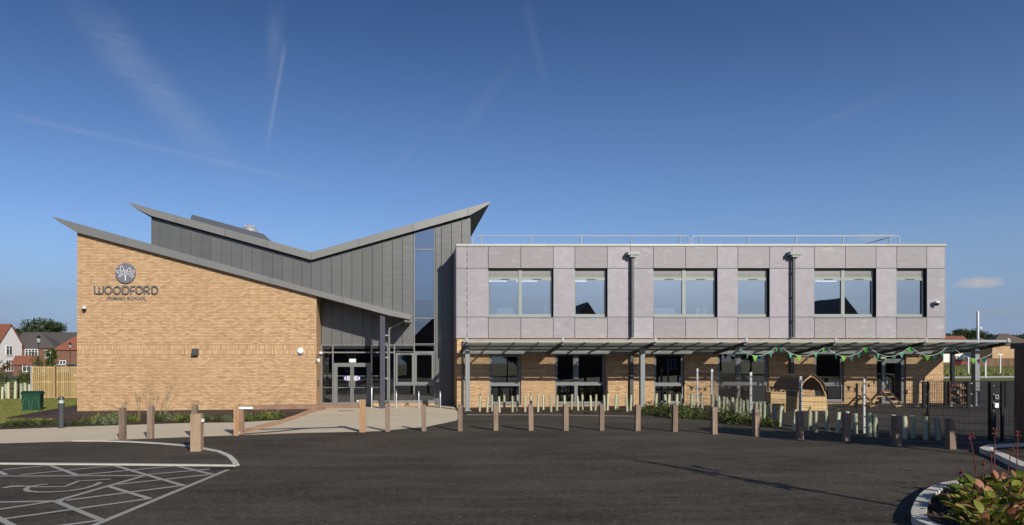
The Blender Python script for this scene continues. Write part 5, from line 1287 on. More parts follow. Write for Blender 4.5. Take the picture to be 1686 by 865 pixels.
for k, z in enumerate((0.176, 0.526, 0.846)):
    for j in range(6):
        ci = rb.choice((0, 0, 1, 2, 3)); boot(xk - wd / 2 + 0.1 + j * (wd - 0.2) / 5, yk, Z(xk) + z, 1.05, bm_[ci], '%s child boot, %s from the left on the %s rack shelf' % (cn[ci], ORD[j], rown[k]))

# ------------------------------------------------------------------ play equipment
yp_ = 30.6; xpc = PX(1336, yp_)
PH = thing('playhouse', 'pointed arch timber playhouse with board roof and low plank front', 'playhouse', (xpc, yp_, Z(xpc)))
hw = 24.5 * yp_ / F; zr = PZ(619, yp_) - Z(xpc); dep = 1.9
def arch(t, w=hw, h=zr):
    # t 0 at foot .. 1 at ridge, gothic curve
    a = t * math.pi / 2; return (w * (math.cos(a) ** 0.75) if t < 1 else 0.0, h * math.sin(a) ** 0.95)
apts = [(hw * a, zr * b) for a, b in ((1, 0), (.985, .2), (.94, .4), (.86, .56), (.74, .70), (.57, .82), (.38, .905), (.18, .965), (0, 1))]
for s in (-1, 1):
    for yo in (0.0, dep):
        m = MB()
        for (a, za), (b, zb) in zip(apts, apts[1:]): m.bar((s * a, yo, za), (s * b, yo, zb), 0.06, 0.09)
        m.build('arch_rib', PINE, PH, world=False)
    for k in range(3, 8):
        (a, za), (b, zb) = apts[k], apts[k + 1]
        o = MB(); nx = Vector((zb - za, 0, -(b - a))).normalized() if s > 0 else None
        dx_, dz_ = (b - a), (zb - za); L = math.hypot(dx_, dz_); nxx, nzz = dz_ / L, -dx_ / L
        q = [(a + nxx * .045, za + nzz * .045), (b + nxx * .045, zb + nzz * .045), (b + nxx * .07, zb + nzz * .07), (a + nxx * .07, za + nzz * .07)]
        o.prism_y([(s * u, v) for u, v in q], -0.12, dep + 0.12); o.build('roof_board', SHINGLE, PH, world=False)
for k in range(3):
    z = 0.05 + k * 0.185
    MB().box(-hw * 0.95, hw * 0.95, -0.06, -0.035, z, z + 0.175).build('plank', PINEX, PH, world=False)
MB().box(-hw * 0.95, hw * 0.95, -0.09, 0.0, 0.605, 0.64).build('counter', PINEX, PH, world=False)
for s in (-1, 1):
    for k in range(3): MB().box(s * hw * 0.97 - 0.015, s * hw * 0.97 + 0.015, 0.03, dep - 0.03, 0.05 + k * .185, 0.22 + k * .185).build('plank', PINEX, PH, world=False)
MB().box(-hw, hw, -0.05, dep, 0.0, 0.045).build('floor', PINEX, PH, world=False)
# crate planter
yc = 29.8; xc_ = PX(1277.5, yc); CR = thing('play_crate', 'woven pale timber crate raised on legs left of the playhouse', 'crate', (xc_, yc, Z(xc_)))
cw = 12.6 * yc / F; z0, z1 = PZ(664, yc) - Z(xc_), PZ(645, yc) - Z(xc_)
for k in range(5):
    za = z0 + (z1 - z0) * k / 5
    MB().box(-cw, cw, -0.20, -0.18, za, za + (z1 - z0) / 5 - 0.012).build('plank', PINEX, CR, world=False); MB().box(-cw, cw, 0.18, 0.20, za, za + (z1 - z0) / 5 - 0.012).build('plank', PINEX, CR, world=False)
    for s in (-1, 1): MB().box(s * cw - 0.012, s * cw + 0.012, -0.178, 0.178, za, za + (z1 - z0) / 5 - 0.012).build('plank', PINEX, CR, world=False)
for sx in (-1, 1):
    for sy in (-1, 1): MB().box(sx * (cw - 0.03) - 0.025, sx * (cw - 0.03) + 0.025, sy * 0.15 - 0.025, sy * 0.15 + 0.025, 0, z1 + 0.02).build('leg', PINE, CR, world=False)
MB().box(-cw + 0.02, cw - 0.02, -0.17, 0.17, z0 + 0.0, z1 - 0.05).build('soil', MULCH, CR, world=False)
# recycling bins
for px, lb in ((1295.5, 'dark bin with blue lid next to the crate'), (1305.5, 'dark bin with blue lid next to the playhouse')):
    yb_ = 32.4; x = PX(px, yb_); g = thing('wheeled_bin', lb, 'bin', (x, yb_, Z(x)), 'blue lidded bins behind the playhouse')
    wv = 4.2 * yb_ / F; hv = 25 * yb_ / F; m = MB()
    m.add([(-wv * .8, -.15, 0), (wv * .8, -.15, 0), (wv * .8, .15, 0), (-wv * .8, .15, 0), (-wv, -.2, hv), (wv, -.2, hv), (wv, .2, hv), (-wv, .2, hv)], [(0, 3, 2, 1), (4, 5, 6, 7), (0, 1, 5, 4), (1, 2, 6, 5), (2, 3, 7, 6), (3, 0, 4, 7)])
    m.build('bin_body', DARKGREY, g, world=False); MB().bbox(-wv - .02, wv + .02, -.22, .22, hv + .002, hv + .09, .03).build('lid', BLUE, g, world=False)
    for s in (-1, 1): MB().tube([(s * wv * .7 - .02, .17, .06), (s * wv * .7 + .02, .17, .06)], .06, 10).build('wheel', BLACK, g, world=False)
# A frames
def aframe(px, by, hl, d, hpx, label, rungs, rz):
    x, y = G(px, by); h = hpx * y / F; g = thing('climbing_frame', label, 'climbing frame', (x, y, Z(x)), 'timber A frames in the playground', rz)
    for sx in (-1, 1):
        for s in (-1, 1): MB().bar((sx * hl, s * d, 0), (sx * hl, 0.025 * s, h), 0.055, 0.07).build('leg', DARKWOOD, g, world=False)
    for k in range(rungs):
        t = (k + 0.6) / rungs
        for s in (-1, 1): MB().bar((-hl, s * d * (1 - t), h * t), (hl, s * d * (1 - t), h * t), 0.04, 0.055).build('rung', PINE, g, world=False)
    MB().bar((-hl - .05, 0, h + .01), (hl + .05, 0, h + .01), 0.05, 0.05).build('ridge_bar', DARKWOOD, g, world=False)
aframe(1456, 671.5, .32, .66, 28, 'larger brown timber A frame ladder before the classroom door', 4, R(30))
aframe(1418, 671.5, .26, .55, 20, 'smaller brown timber A frame trestle left of the classroom door', 3, R(32))
x, y = G(1411, 673.5); tag(MB().box(x - .035, x + .035, y - .035, y + .035, Z(x), Z(x) + 42 * y / F).build('timber_post', BLACK, loc=(x, y, Z(x))), 'black post standing by the smaller A frame trestle', 'post')

# bunting ----------------------------------------------------------------
BU = thing('bunting', 'string of green triangular bunting looped along the canopy', 'bunting', (PX(1214, 32.1), 32.1, 3.0))
hang = [(1214, 570), (1282, 567.5), (1359, 570), (1428, 569), (1499, 570), (1564, 566.5), (1654, 562)]
FL = [M('bunting_teal', (0.055, 0.24, 0.15), 0.7, 0, 0.1), M('bunting_lime', (0.13, 0.37, 0.035), 0.7, 0, 0.1), M('bunting_dark', (0.025, 0.10, 0.085), 0.7, 0, 0.1), M('bunting_green', (0.05, 0.30, 0.03), 0.7, 0, 0.1)]
rf = random.Random(4); yb_ = 31.75; cord = []
seq = [2, 0, 1, 2, 0, 3]
for (a, za), (b, zb) in zip(hang, hang[1:]):
    sag = 17.5 if b < 1600 else 27
    f = lambda t: (PX(a + (b - a) * t, yb_), yb_, PZ(za + (zb - za) * t + sag * 4 * t * (1 - t), yb_))
    cord += [f(k / 12) for k in range(12 if b != hang[-1][0] else 13)]
    for j, t in enumerate((0.06, 0.25, 0.43, 0.62, 0.80, 0.96)):
        p = Vector(f(t)); q = Vector(f(t + 0.01)); d = (q - p).normalized(); w = 0.125; L = 0.28 * rf.uniform(.9, 1.05)
        sw = rf.uniform(-.35, .35); tw = rf.uniform(-.8, .8)
        ax = Vector((d.x * math.cos(tw), math.sin(tw), d.z)).normalized()
        dn = Vector((sw * 0.4, rf.uniform(-.25, .25), -1)).normalized()
        c1, c2, c3 = p - ax * w, p + ax * w, p + dn * L; nn = (c2 - c1).cross(c3 - c1).normalized() * 0.002
        md = (c1 + c2) / 2 * .5 + c3 * .5 + nn * 10
        m = MB(); m.add([tuple(c1 + nn), tuple(c2 + nn), tuple(c3 + nn), tuple(c1 - nn), tuple(c2 - nn), tuple(c3 - nn)], [(0, 1, 2), (5, 4, 3), (0, 3, 4, 1), (1, 4, 5, 2), (2, 5, 3, 0)])
        m.build('flag', FL[seq[j]], BU)
MB().tube(cord, 0.008, 5).build('cord', M('white_cord', (0.6, 0.62, 0.6), 0.8), BU)

# ------------------------------------------------------------------ right foreground
kp = [(7.0, 8.2), (7.02, 9.0)] + [G(*p) for p in ((1515, 866), (1516.5, 842.6), (1529, 823), (1550.6, 810.5), (1578, 804))]
x9, y9 = kp[-1]
kp += [(10.6, 12.5), (11.5, 12.3), (12.4, 11.5), (12.9, 10.2), (13.0, 8.0)]
dense = []
for i in range(len(kp) - 1):
    p0, p1, p2, p3 = [Vector(kp[min(max(i + o, 0), len(kp) - 1)]) for o in (-1, 0, 1, 2)]
    for k in range(5):
        t = k / 5; dense.append(tuple(0.5 * ((2 * p1) + (p2 - p0) * t + (2 * p0 - 5 * p1 + 4 * p2 - p3) * t * t + (3 * p1 - p0 - 3 * p2 + p3) * t ** 3)))
dense.append(kp[-1])
L_, R_ = strip(dense, 0.17)
for i in range(0, len(dense) - 5, 5):
    m = MB()
    for k in range(i, min(i + 5, len(dense) - 1)):
        q = [L_[k], L_[k + 1], R_[k + 1], R_[k]]; m.prism_z(q, -0.03, 0.12)
    tag(m.build('kerb', KERB), kind='structure')
sheet('planting_bed', R_ + [(13, 5), (7, 5)], 0.06, MULCH)
k2 = [(17.5, 17.6), (15.6, 17.55), (14.7, 17.35)] + [G(1621, 746), G(1650, 757), G(1690, 777), (12.9, 13.0), (13.6, 11.6), (15.4, 11.2), (17.5, 11.2)]
k2d = []
for i in range(len(k2) - 1):
    for k in range(3): t = k / 3; k2d.append(tuple(Vector(k2[i]) * (1 - t) + Vector(k2[i + 1]) * t))
k2d.append(k2[-1])
m = MB(); L2, R2 = strip(k2d, 0.2)
for k in range(len(k2d) - 1): m.prism_z([L2[k], L2[k + 1], R2[k + 1], R2[k]], -0.03, 0.12)
tag(m.build('kerb', KERB), kind='structure'); sheet('planting_bed', L2, 0.06, MULCH)
# bark chips as loose geometry
def inside(x, y, pl):
    c = False; n = len(pl)
    for i in range(n):
        (x0, y0), (x1, y1) = pl[i], pl[(i + 1) % n]
        if (y0 > y) != (y1 > y) and x < (x1 - x0) * (y - y0) / (y1 - y0) + x0: c = not c
    return c
rc = random.Random(77); m = MB()
for _ in range(2600):
    x, y = rc.uniform(7.2, 12.6), rc.uniform(8.2, 12.1)
    if not inside(x, y, R_): continue
    m.leaf(Vector((x, y, Z(x) + 0.065)), Vector((rc.uniform(-1, 1), rc.uniform(-1, 1), rc.uniform(0, .5))), rdir(rc, .8), rc.uniform(.04, .10), rc.uniform(.015, .04))
o = m.build('bark_chips', M('bark_chip', (0.055, 0.037, 0.027), 0.9, 0, 0.3, 10, island=0.5, c2=(0.12, 0.09, 0.07)))
tag(o, 'loose brown bark chips covering the kerbed bed', 'bark chips', kind='stuff')
# clumps of broad leaved plants with red flower stalks
def broad_mesh(seed, n, mat, R0=0.30):
    r = random.Random(seed); m = MB()
    for _ in range(n):
        a = r.uniform(0, 6.283); el = r.uniform(0.15, 1.35); L = r.uniform(0.11, 0.20); W_ = L * r.uniform(.55, .75)
        d = Vector((math.cos(a) * math.cos(el), math.sin(a) * math.cos(el), math.sin(el))); base = Vector((math.cos(a) * r.uniform(0, R0), math.sin(a) * r.uniform(0, R0), r.uniform(.05, .24)))
        side = d.cross(Vector((0, 0, 1)))
        if side.length < .05: continue
        side.normalize(); up = side.cross(d); roll = r.uniform(-.6, .6); side = side * math.cos(roll) + up * math.sin(roll); up = side.cross(d)
        vs = []; prof = [(0, .08), (.2, .62), (.45, 1), (.7, .95), (.88, .6), (1, .12)]; curl = r.uniform(.1, .5)
        for t, w in prof:
            c = base + d * L * t - up * curl * L * t * t
            for s in (-1, 0, 1): vs.append(tuple(c + side * s * W_ / 2 * w + up * (abs(s) * .12 * W_ * w)))
        fs = []
        for i in range(5):
            for j in range(2): fs.append((i * 3 + j, i * 3 + j + 1, i * 3 + j + 4, i * 3 + j + 3))
        m.add(vs, fs)
    return m.mesh('leaves', mat, smooth=True)
bgm = [broad_mesh(s, 66, BERG_G) for s in (1, 2, 3)]; brm = [broad_mesh(s, 20, BERG_R, .33) for s in (4, 5)]
def stalk_mesh(seed, h):
    r = random.Random(seed); m = MB(); lean = (r.uniform(-.12, .12), r.uniform(-.12, .12)); top = Vector((lean[0] * h, lean[1] * h, h))
    m.tube([(0, 0, .15), (lean[0] * h * .3, lean[1] * h * .3, h * .55), tuple(top)], [.011, .009, .007], 6)
    for _ in range(7):
        d = rdir(r, .8); e = top + d * r.uniform(.03, .08) - Vector((0, 0, r.uniform(0, .12))); m.tube([tuple(top - Vector((0, 0, .06))), tuple(e)], .004, 4)
        m.lathe([(.006, -.012), (.017, 0), (.015, .015), (.004, .024)], tuple(e), 6)
    return m.mesh('flower_stalk', REDSTEM)
stm_ = [stalk_mesh(1, .95), stalk_mesh(2, .75), stalk_mesh(3, .55)]
rg = random.Random(12)
clumps = [(1600, 840, 1), (1622, 822, 1), (1640, 836, 0), (1606, 858, 2), (1655, 818, 0), (1668, 838, 1), (1684, 826, 2), (1640, 858, 1), (1672, 862, 1), (1700, 850, 0), (1632, 845, 2), (1612, 842, 1), (1705, 815, 0), (1658, 880, 2), (1620, 885, 1)]
clumps.sort()
for i, (px, py, k) in enumerate(clumps):
    x, y = G(px, py); g = thing('broadleaf_plant', 'glossy green and pink broad leaved plant, %s from left in the kerbed bed' % ORD[i], 'plant', (x, y, Z(x) + .05), 'broad leaved plants in the kerbed bed', rg.uniform(0, 6.28))
    for ms, nm in ((rg.choice(bgm), 'green_leaves'), (rg.choice(brm), 'blushed_leaves')):
        o = bpy.data.objects.new(nm, ms); COL.objects.link(o); o.parent = g; s = rg.uniform(.8, 1.1); o.scale = (s, s, s)
for i, (px, py, k, h, lb) in enumerate(((1608, 812, 0, 1.0, 'thick pale red stalk at the left of the plant clump'), (1637, 806, 0, 1.05, 'tallest red flower stalk above the middle of the plant clump'), (1617, 822, 2, 1, 'short dark red stalk beside the thick left stalk'),
                                         (1633, 815, 1, .9, 'slim red stalk in front of the tallest one'), (1659, 806, 1, .95, 'bent red stalk at right of the plant clump'), (1674, 800, 0, .95, 'red stalk nearest the right edge of the picture'), (1579, 826, 2, .8, 'small red stalk low on the left rim of the clump'))):
    x, y = G(px, py); o = bpy.data.objects.new('flower_stalk', stm_[k]); COL.objects.link(o); o.location = (x, y, Z(x) + .05); o.scale = (.9, .9, h); o.rotation_euler = (0, 0, rg.uniform(0, 6.28)); tag(o, lb, 'flower stalk', 'red flower stalks in the kerbed bed')
rz_ = random.Random(3)
for i in range(5):
    x, y = 13.6 + i * .55, 13.6 + rz_.uniform(-.6, .9)
    place('shrub', rz_.choice(SH['dark']), x, y, 'dark low shrub, %s from the left in the second kerbed bed' % ORD[i], 'shrub', 'shrubs in the second kerbed bed', rz_.uniform(.7, 1))
# timber pier at the right edge
x, y = G(1694, 735); ht_ = 2.5
g = thing('timber_pier', 'dark brown timber pier with slate grey metal cap at the right edge of the picture', 'pier', (x, y, Z(x)))
for k in range(3): MB().box(-.20 + k * .135, -.07 + k * .135, -.2, .2, 0, ht_).build('board', DARKWOOD, g, world=False)
MB().box(-.25, .25, -.26, .26, ht_ + .002, ht_ + .15).build('cap', M('slate_cap', (.05, .055, .075), .4, .2), g, world=False)

# ------------------------------------------------------------------ trees
def tree_meshes(seed, h, crown_r, crown_h, n, L, leafmat, trunk_h=None, blobs=14, tr=0.12, spread=1.0):
    r = random.Random(seed); th = trunk_h if trunk_h is not None else h - crown_h; m = MB(); lf = MB()
    cz_ = th + crown_h / 2; top = Vector((r.uniform(-.2, .2), r.uniform(-.2, .2), h * .92))
    m.tube([(0, 0, -.1), (r.uniform(-.1, .1) * tr * 4, 0, th * .6), (top.x * .5, top.y * .5, cz_), tuple(top)], [tr, tr * .8, tr * .5, tr * .08], 8)
    bl_ = []
    for _ in range(blobs):
        d = rdir(r); q = r.random() ** .4
        c = Vector((d.x * crown_r * q * .8, d.y * crown_r * q * .8, cz_ + d.z * crown_h / 2 * q * .8)); bl_.append((c, r.uniform(.22, .42)))
        s0 = Vector((0, 0, max(th * .7, min(c.z - crown_r * .4, cz_)))); m.tube([tuple(s0), tuple(s0.lerp(c, .5) + Vector((0, 0, -.1))), tuple(c)], [tr * .35, tr * .2, tr * .06], 5)
    for _ in range(n):
        c, k = r.choice(bl_); d = rdir(r); q = r.random() ** .45
        p = c + Vector((d.x * crown_r, d.y * crown_r, d.z * crown_h / 2 * .9)) * k * q
        lf.leaf(p, rdir(r, -.1), rdir(r, .6), L * r.uniform(.6, 1.3), L * r.uniform(.45, .8))
    return m.mesh('trunk', BARK, smooth=True), lf.mesh('crown', leafmat)
def tree(x, y, ms, label, group='trees', rz=0.0, sc=(1, 1, 1), name='broadleaf_tree'):
    g = thing(name, label, 'tree', (x, y, Z(x)), group, rz); g.scale = sc
    for me_, nm in zip(ms, ('trunk', 'crown')):
        o = bpy.data.objects.new(nm, me_); COL.objects.link(o); o.parent = g
    return g
big = tree_meshes(1, 9, 4.5, 6.5, 5200, .42, DARKLEAF, blobs=26, tr=.3)
yt = 150; bx = PX(66, yt)
tree(bx, yt, tree_meshes(2, 12.2, 6.2, 7.5, 6500, .5, DARKLEAF, 4.5, 30, .4), 'wide dark green round crowned tree towering behind the grey roofs', 'trees behind the left houses')
yt = 142; tree(PX(38, yt), yt, big, 'dark tree at the left shoulder of the wide round crowned tree', 'trees behind the left houses', .5, (.75, .75, .92))
yt = 148; tree(PX(98, yt), yt, big, 'dark tree at the right shoulder of the wide round crowned tree', 'trees behind the left houses', 2.0, (.75, .75, .86))
yt = 88; tree(PX(83, yt), yt, tree_meshes(3, 4.6, .9, 3.7, 1500, .22, TREELEAF, .8, 14, .06), 'bright green cone shaped young tree above the timber fence', 'street trees on the left')
yt = 80; tree(PX(61, yt), yt, tree_meshes(4, 4.3, .75, 3.0, 220, .2, TREELEAF, 1.2, 9, .06), 'thin sparse street tree beside the lamp post', 'street trees on the left')
yt = 60; tree(PX(7, yt), yt, tree_meshes(5, 3.0, .75, 2.0, 260, .16, leaf_mat('russet_leaf', (.10, .06, .03), (.17, .12, .05)), .9, 10, .05), 'sparse russet leaved sapling at the left picture edge', 'street trees on the left')
hedge_m = [shrub_mesh(s, 1.0, 1.5, 700, .2, TREELEAF) for s in (31, 32)]
for i, (px, yy_, s, dsc_) in enumerate(((2, 86, 1.0, 'round green garden bush before the white house corner'), (42, 84, 1.15, 'round green bush left of the timber fence top'), (53, 88, 1.0, 'green bush behind the sparse street tree'), (72, 87, 1.3, 'yellow green bush under the cone shaped tree'), (103, 92, 1.0, 'low bush before the red roofed house'), (110, 93, .9, 'low bush behind the dark parked car'))):
    place('bush', hedge_m[i % 2], PX(px, yy_), yy_, dsc_, 'bush', 'bushes in the left street', s)
# right skyline trees
for i, (px, yy_, s, hs, lb) in enumerate(((1565, 230, .9, 1.25, 'dark tree just right of the classroom block roofline'), (1590, 235, 1.0, 1.45, 'roundest tree left of the silver mast on the skyline'), (1603, 240, .9, 1.38, 'dark tree touching the silver mast on the skyline'), (1622, 236, .8, 1.22, 'small dark tree right of the silver mast on the skyline'), (1650, 260, 1.1, 1.25, 'low dark tree above the brown roof'), (1675, 262, 1.3, 1.28, 'low dark tree at the right picture edge'), (1700, 260, 1.3, 1.3, 'dark tree beyond the right picture edge'))):
    tree(PX(px, yy_), yy_, big, lb, 'trees on the right skyline', i * 1.3, (s, s, hs))
# off-frame trees whose shade crosses the car park
shade = tree_meshes(11, 5.9, 1.5, 2.9, 2600, .22, TREELEAF, 2.9, 22, .10)
for i, (x, y) in enumerate(((14.9, 13.3), (16.6, 11.9), (18.4, 10.7), (20.3, 9.8), (22.3, 9.0), (24.4, 8.4))):
    tree(x, y, shade, 'small round headed tree beside the car park, %s from the near end of its row' % ORD[i], 'row of young trees beside the car park', i * 1.1, (1, 1, 1 + .03 * (i % 2)))
tree(9.6, 6.7, tree_meshes(12, 6.2, .55, 3.2, 110, .16, TREELEAF, 2.3, 7, .085), 'slim staked sapling in the near kerbed bed', 'young trees beside the car park')

# grass blades on the lawn
rgx = random.Random(8); m = MB()
for _ in range(26000):
    px, py = rgx.uniform(-10, 128), 657 + 45 * rgx.random()
    x, y = G(px, py)
    if y > 49.5: continue
    # keep the tarmac path and bed clear
    up = 688.5 - (px - 8) * 0.174 if px > 8 else 690
    if px > 8 and up - 1 < py < 690.5: continue
    if py > 698 - px * 0.078: continue
    h = rgx.uniform(.03, .075); a = rgx.uniform(0, 6.28); w = .02
    z = Z(x) + .004; dx_, dy_ = math.cos(a) * w, math.sin(a) * w
    m.add([(x - dx_, y - dy_, z), (x + dx_, y + dy_, z), (x + rgx.uniform(-.03, .03), y + rgx.uniform(-.03, .03), z + h)], [(0, 1, 2)])
tag(m.build('grass', BLADE), 'short mown grass on the lawn left of the brick gable', 'grass', kind='stuff')
rgx = random.Random(18); m = MB()
for _ in range(9000):
    x, y = rgx.uniform(62, 118), rgx.uniform(82, 112); h = rgx.uniform(.15, .5); a = rgx.uniform(0, 6.28); w = .09; z = Z(x) - .03
    m.add([(x - math.cos(a) * w, y - math.sin(a) * w, z), (x + math.cos(a) * w, y + math.sin(a) * w, z), (x + rgx.uniform(-.1, .1), y + rgx.uniform(-.1, .1), z + h)], [(0, 1, 2)])
tag(m.build('grass', BLADE), 'rough long grass on the field beyond the white posts', 'grass', kind='stuff')

# ------------------------------------------------------------------ left: timber fence, railing, lamps, cars, houses
yf = 46.6; xa, xb = PX(52, yf), PX(131, yf); zb_ = Z(-25); ht_ = 53.5 * yf / F
TF = thing('timber_fence', 'pale vertical slat timber fence joining the brick gable on the left', 'fence', (xa, yf, zb_))
nsl = 25; pitch = (xb - xa) / nsl
slm = MB().box(-.045, .045, -.02, 0, 0.06, ht_).mesh('slat', PINE)
for i in range(nsl):
    o = bpy.data.objects.new('slat', slm); COL.objects.link(o); o.parent = TF; o.location = (.10 + i * pitch, -.03, random.uniform(-.012, .012))
for z in (.05, ht_ * .5, ht_ - .12): MB().box(0, xb - xa, -.028, .048, z, z + .08).build('rail', PINEX, TF, world=False)
for px in (0.0, (xb - xa) * .5, xb - xa): MB().box(px - .05, px + .05, -.05, .06, 0, ht_ + .03).build('post', M('grey_fence_post', (.32, .32, .30), .8) if px == 0 else PINE, TF, world=False)
yf2 = 48; RL = thing('estate_railing', 'thin black metal railing running left from the timber fence', 'railing', (PX(20, yf2), yf2, zb_))
x0_, x1_ = PX(-30, yf2), PX(52, yf2)
for z in (.25, .62, .95, 1.3): MB().box(x0_, x1_, yf2 - .015, yf2 + .015, zb_ + z, zb_ + z + .035).build('rail', BLACK, RL)
x = x1_ - .1
while x > x0_: MB().box(x - .03, x + .03, yf2 - .03, yf2 + .03, zb_, zb_ + 1.36).build('post', BLACK, RL); x -= .82
for i, (u, t_, b_) in enumerate(((15, 540, 616), (38, 520, 612), (55, 510, 612), (97, 505, 612), (137, 518, 612), (163, 513, 612), (190, 523, 612))):
    guard(u / 3.93, 500 + t_ / 3.93, 500 + b_ / 3.93 + 1, random.uniform(-.04, .04), 'pale tree guard behind the black railing, %s from the left picture edge' % ORD[i], 'tree guards behind the black railing', i % 2 == 0, 4.2)
def lamp(px, yy_, ty, label):
    x = PX(px, yy_); zt = PZ(ty, yy_); z0 = Z(x); h = zt - z0; g = thing('street_lamp', label, 'street lamp', (x, yy_, z0), 'lantern street lamps'); s = .85
    MB().lathe([(.10 * s, 0), (.10 * s, .5), (.05 * s, .6), (.045 * s, h - .95)], (0, 0, 0), 10).build('column', BLACK, g, world=False, smooth=True)
    MB().lathe([(.05, h - .949), (.13 * s, h - .85), (.10, h - .801)], (0, 0, 0), 6).build('lantern_base', BLACK, g, world=False); m = MB(); m.lathe([(.34 * s, h - .32), (.30 * s, h - .25), (.10 * s, h - .08), (.03, h)], (0, 0, 0), 6); m.build('lantern_roof', BLACK, g, world=False)
    MB().lathe([(.13 * s, h - .80), (.25 * s, h - .325)], (0, 0, 0), 6).build('lantern_glass', M('lantern_glass', (.35, .38, .40), .2), g, world=False)
lamp(63.5, 74, 552, 'black lantern street lamp left of the cone shaped tree'); lamp(115.5, 100, 564, 'black lantern street lamp nearest the brick gable, before the red roof')
def car(x, y, rz, c, label, name='parked_car', cat='car'):
    g = thing(name, label, cat, (x, y, Z(x)), 'cars parked in the far street', rz); pm = M('car_paint_' + c[0], c[1], .25, .2, .03)
    prof = [(-2.1, .35), (-2.08, .75), (-1.85, .92), (-1.35, .98), (-.75, 1.44), (.75, 1.46), (1.55, 1.0), (2.05, .88), (2.12, .6), (2.1, .35)]
    m = MB(); m.prism_y([(a, b) for a, b in prof], -.82, .82); m.build('body', pm, g, world=False)
    gl = M('car_window', (.03, .035, .04), .1)
    for s in (-1, 1): MB().prism_y([(-1.15, 1.0), (-.72, 1.36), (.70, 1.38), (1.32, 1.02)], s * .822 - .006, s * .822 + .006).build('window', gl, g, world=False)
    for (a, b, c2, d) in ((-1.40, .985, -.80, 1.40), (.82, 1.42, 1.5, 1.03)):
        m = MB(); off = (-.03 if a < 0 else .03)
        m.add([(a + off, -.7, b + .03), (c2 + off, -.66, d + .03), (c2 + off, .66, d + .03), (a + off, .7, b + .03)], [(0, 1, 2, 3)]); m.add([(a + off * .2, -.7, b), (c2 + off * .2, -.66, d), (c2 + off * .2, .66, d), (a + off * .2, .7, b)], [(0, 1, 2, 3)]); m.build('windscreen', gl, g, world=False)
    for sx in (-1.3, 1.3):
        for s in (-1, 1):
            w = MB().tube([(sx, s * .70, .32), (sx, s * .86, .32)], .32, 14).build('wheel', BLACK, g, world=False); MB().tube([(sx, s * .861, .32), (sx, s * .875, .32)], .2, 10).build('rim', GALV, w, world=False)
    for s in (-1, 1):
        MB().box(2.06, 2.13, s * .62 - .14, s * .62 + .14, .66, .8).build('headlight', M('lamp_white', (.7, .7, .7), .2), g, world=False); MB().box(-2.12, -2.05, s * .65 - .12, s * .65 + .12, .68, .84).build('tail_light', M('lamp_red', (.4, .02, .02), .3), g, world=False)
    return g
yc_ = 101; car(PX(91, yc_), yc_, R(75), ('white', (.75, .75, .74)), 'tall white car showing just above the timber fence').scale = (1.1, 1.1, 1.4); car(PX(111, 104), 104, R(4), ('black', (.04, .042, .05)), 'tall dark car behind the timber fence by the brick gable').scale = (1.1, 1.1, 1.38)
car(PX(1581, 166), 166, R(35), ('red', (.34, .04, .04)), 'red car parked beyond the field left of the canopy post')

def house(x, y, rz, w, d, he, hr, wallm, roofm, label, wins=(), hip=False, chim=None, group='houses in the distance', quoin=None, z=None):
    g = thing('house', label, 'house', (x, y, Z(x) if z is None else z), group, rz)
    ov = .3; hx, hy = w / 2, d / 2
    m = MB()
    if hip: m.box(-hx, hx, -hy, hy, 0, he)
    else:
        m.prism_x([(-hy, 0), (hy, 0), (hy, he), (0, hr), (-hy, he)], -hx, hx)
    m.build('wall', wallm, g, world=False)
    sl = (hr - he) / hy
    m = MB(); t = .16
    if hip:
        rx = max(hx - hy, .3); ze = he - .02
        vs = [(-hx - ov, -hy - ov, ze), (hx + ov, -hy - ov, ze), (hx + ov, hy + ov, ze), (-hx - ov, hy + ov, ze), (-rx, 0, hr), (rx, 0, hr)]
        m.add(vs, [(0, 1, 5, 4), (1, 2, 5), (2, 3, 4, 5), (3, 0, 4), (3, 2, 1, 0)])
    else:
        for s in (-1, 1):
            q = [(s * (hy + ov), he - ov * sl + .02), (0, hr + .02), (0, hr + .02 + t), (s * (hy + ov), he - ov * sl + .02 + t)]
            m.prism_x(q, -hx - .25, hx + .25)
    rf_ = m.build('roof', roofm, g, world=False)
    if chim:
        MB().box(chim - .35, chim + .35, -.3, .3, hr - .8, hr + 1.0).build('chimney', wallm if wallm is not RENDER else REDBRICK, rf_, world=False)
    MB().box(-hx - .02, hx + .02, -hy - .03, hy + .03, 0, .55).build('plinth', REDBRICK, g, world=False)
    for (face, u, zc, ww, hh) in wins:
        fr = MB(); gl = MB(); n = max(2, int(ww / .55))
        def bx(mm, u0, u1, o0, o1, z0, z1):
            if face == 'front': mm.box(u0, u1, -hy - o1, -hy - o0, z0, z1)
            elif face == 'back': mm.box(u0, u1, hy + o0, hy + o1, z0, z1)
            elif face == 'right': mm.box(hx + o0, hx + o1, u0, u1, z0, z1)
            else: mm.box(-hx - o1, -hx - o0, u0, u1, z0, z1)
        u0, u1, z0, z1 = u - ww / 2, u + ww / 2, zc - hh / 2, zc + hh / 2
        for k in range(n + 1): c = u0 + (u1 - u0) * k / n; bx(fr, c - .05, c + .05, .0, .06, z0, z1)
        bx(fr, u0 - .05, u1 + .05, .0, .055, z0 - .06, z0 + .04); bx(fr, u0 - .05, u1 + .05, .0, .055, z1 - .04, z1 + .06); bx(fr, u0, u1, 0, .05, zc + hh * .18, zc + hh * .18 + .05)
        bx(gl, u0, u1, .01, .025, z0, z1)
        f_ = fr.build('window', WHITE, g, world=False); gl.build('pane', M('house_window_glass', (.05, .06, .07), .08), f_, world=False)
        sl_ = MB(); bx(sl_, u0 - .1, u1 + .1, .0, .12, z0 - .14, z0 - .062); sl_.build('sill', RENDER if wallm is not RENDER else M('grey_sill', (.3, .3, .3), .8), f_, world=False)
    return g
W2 = lambda *ks: ks
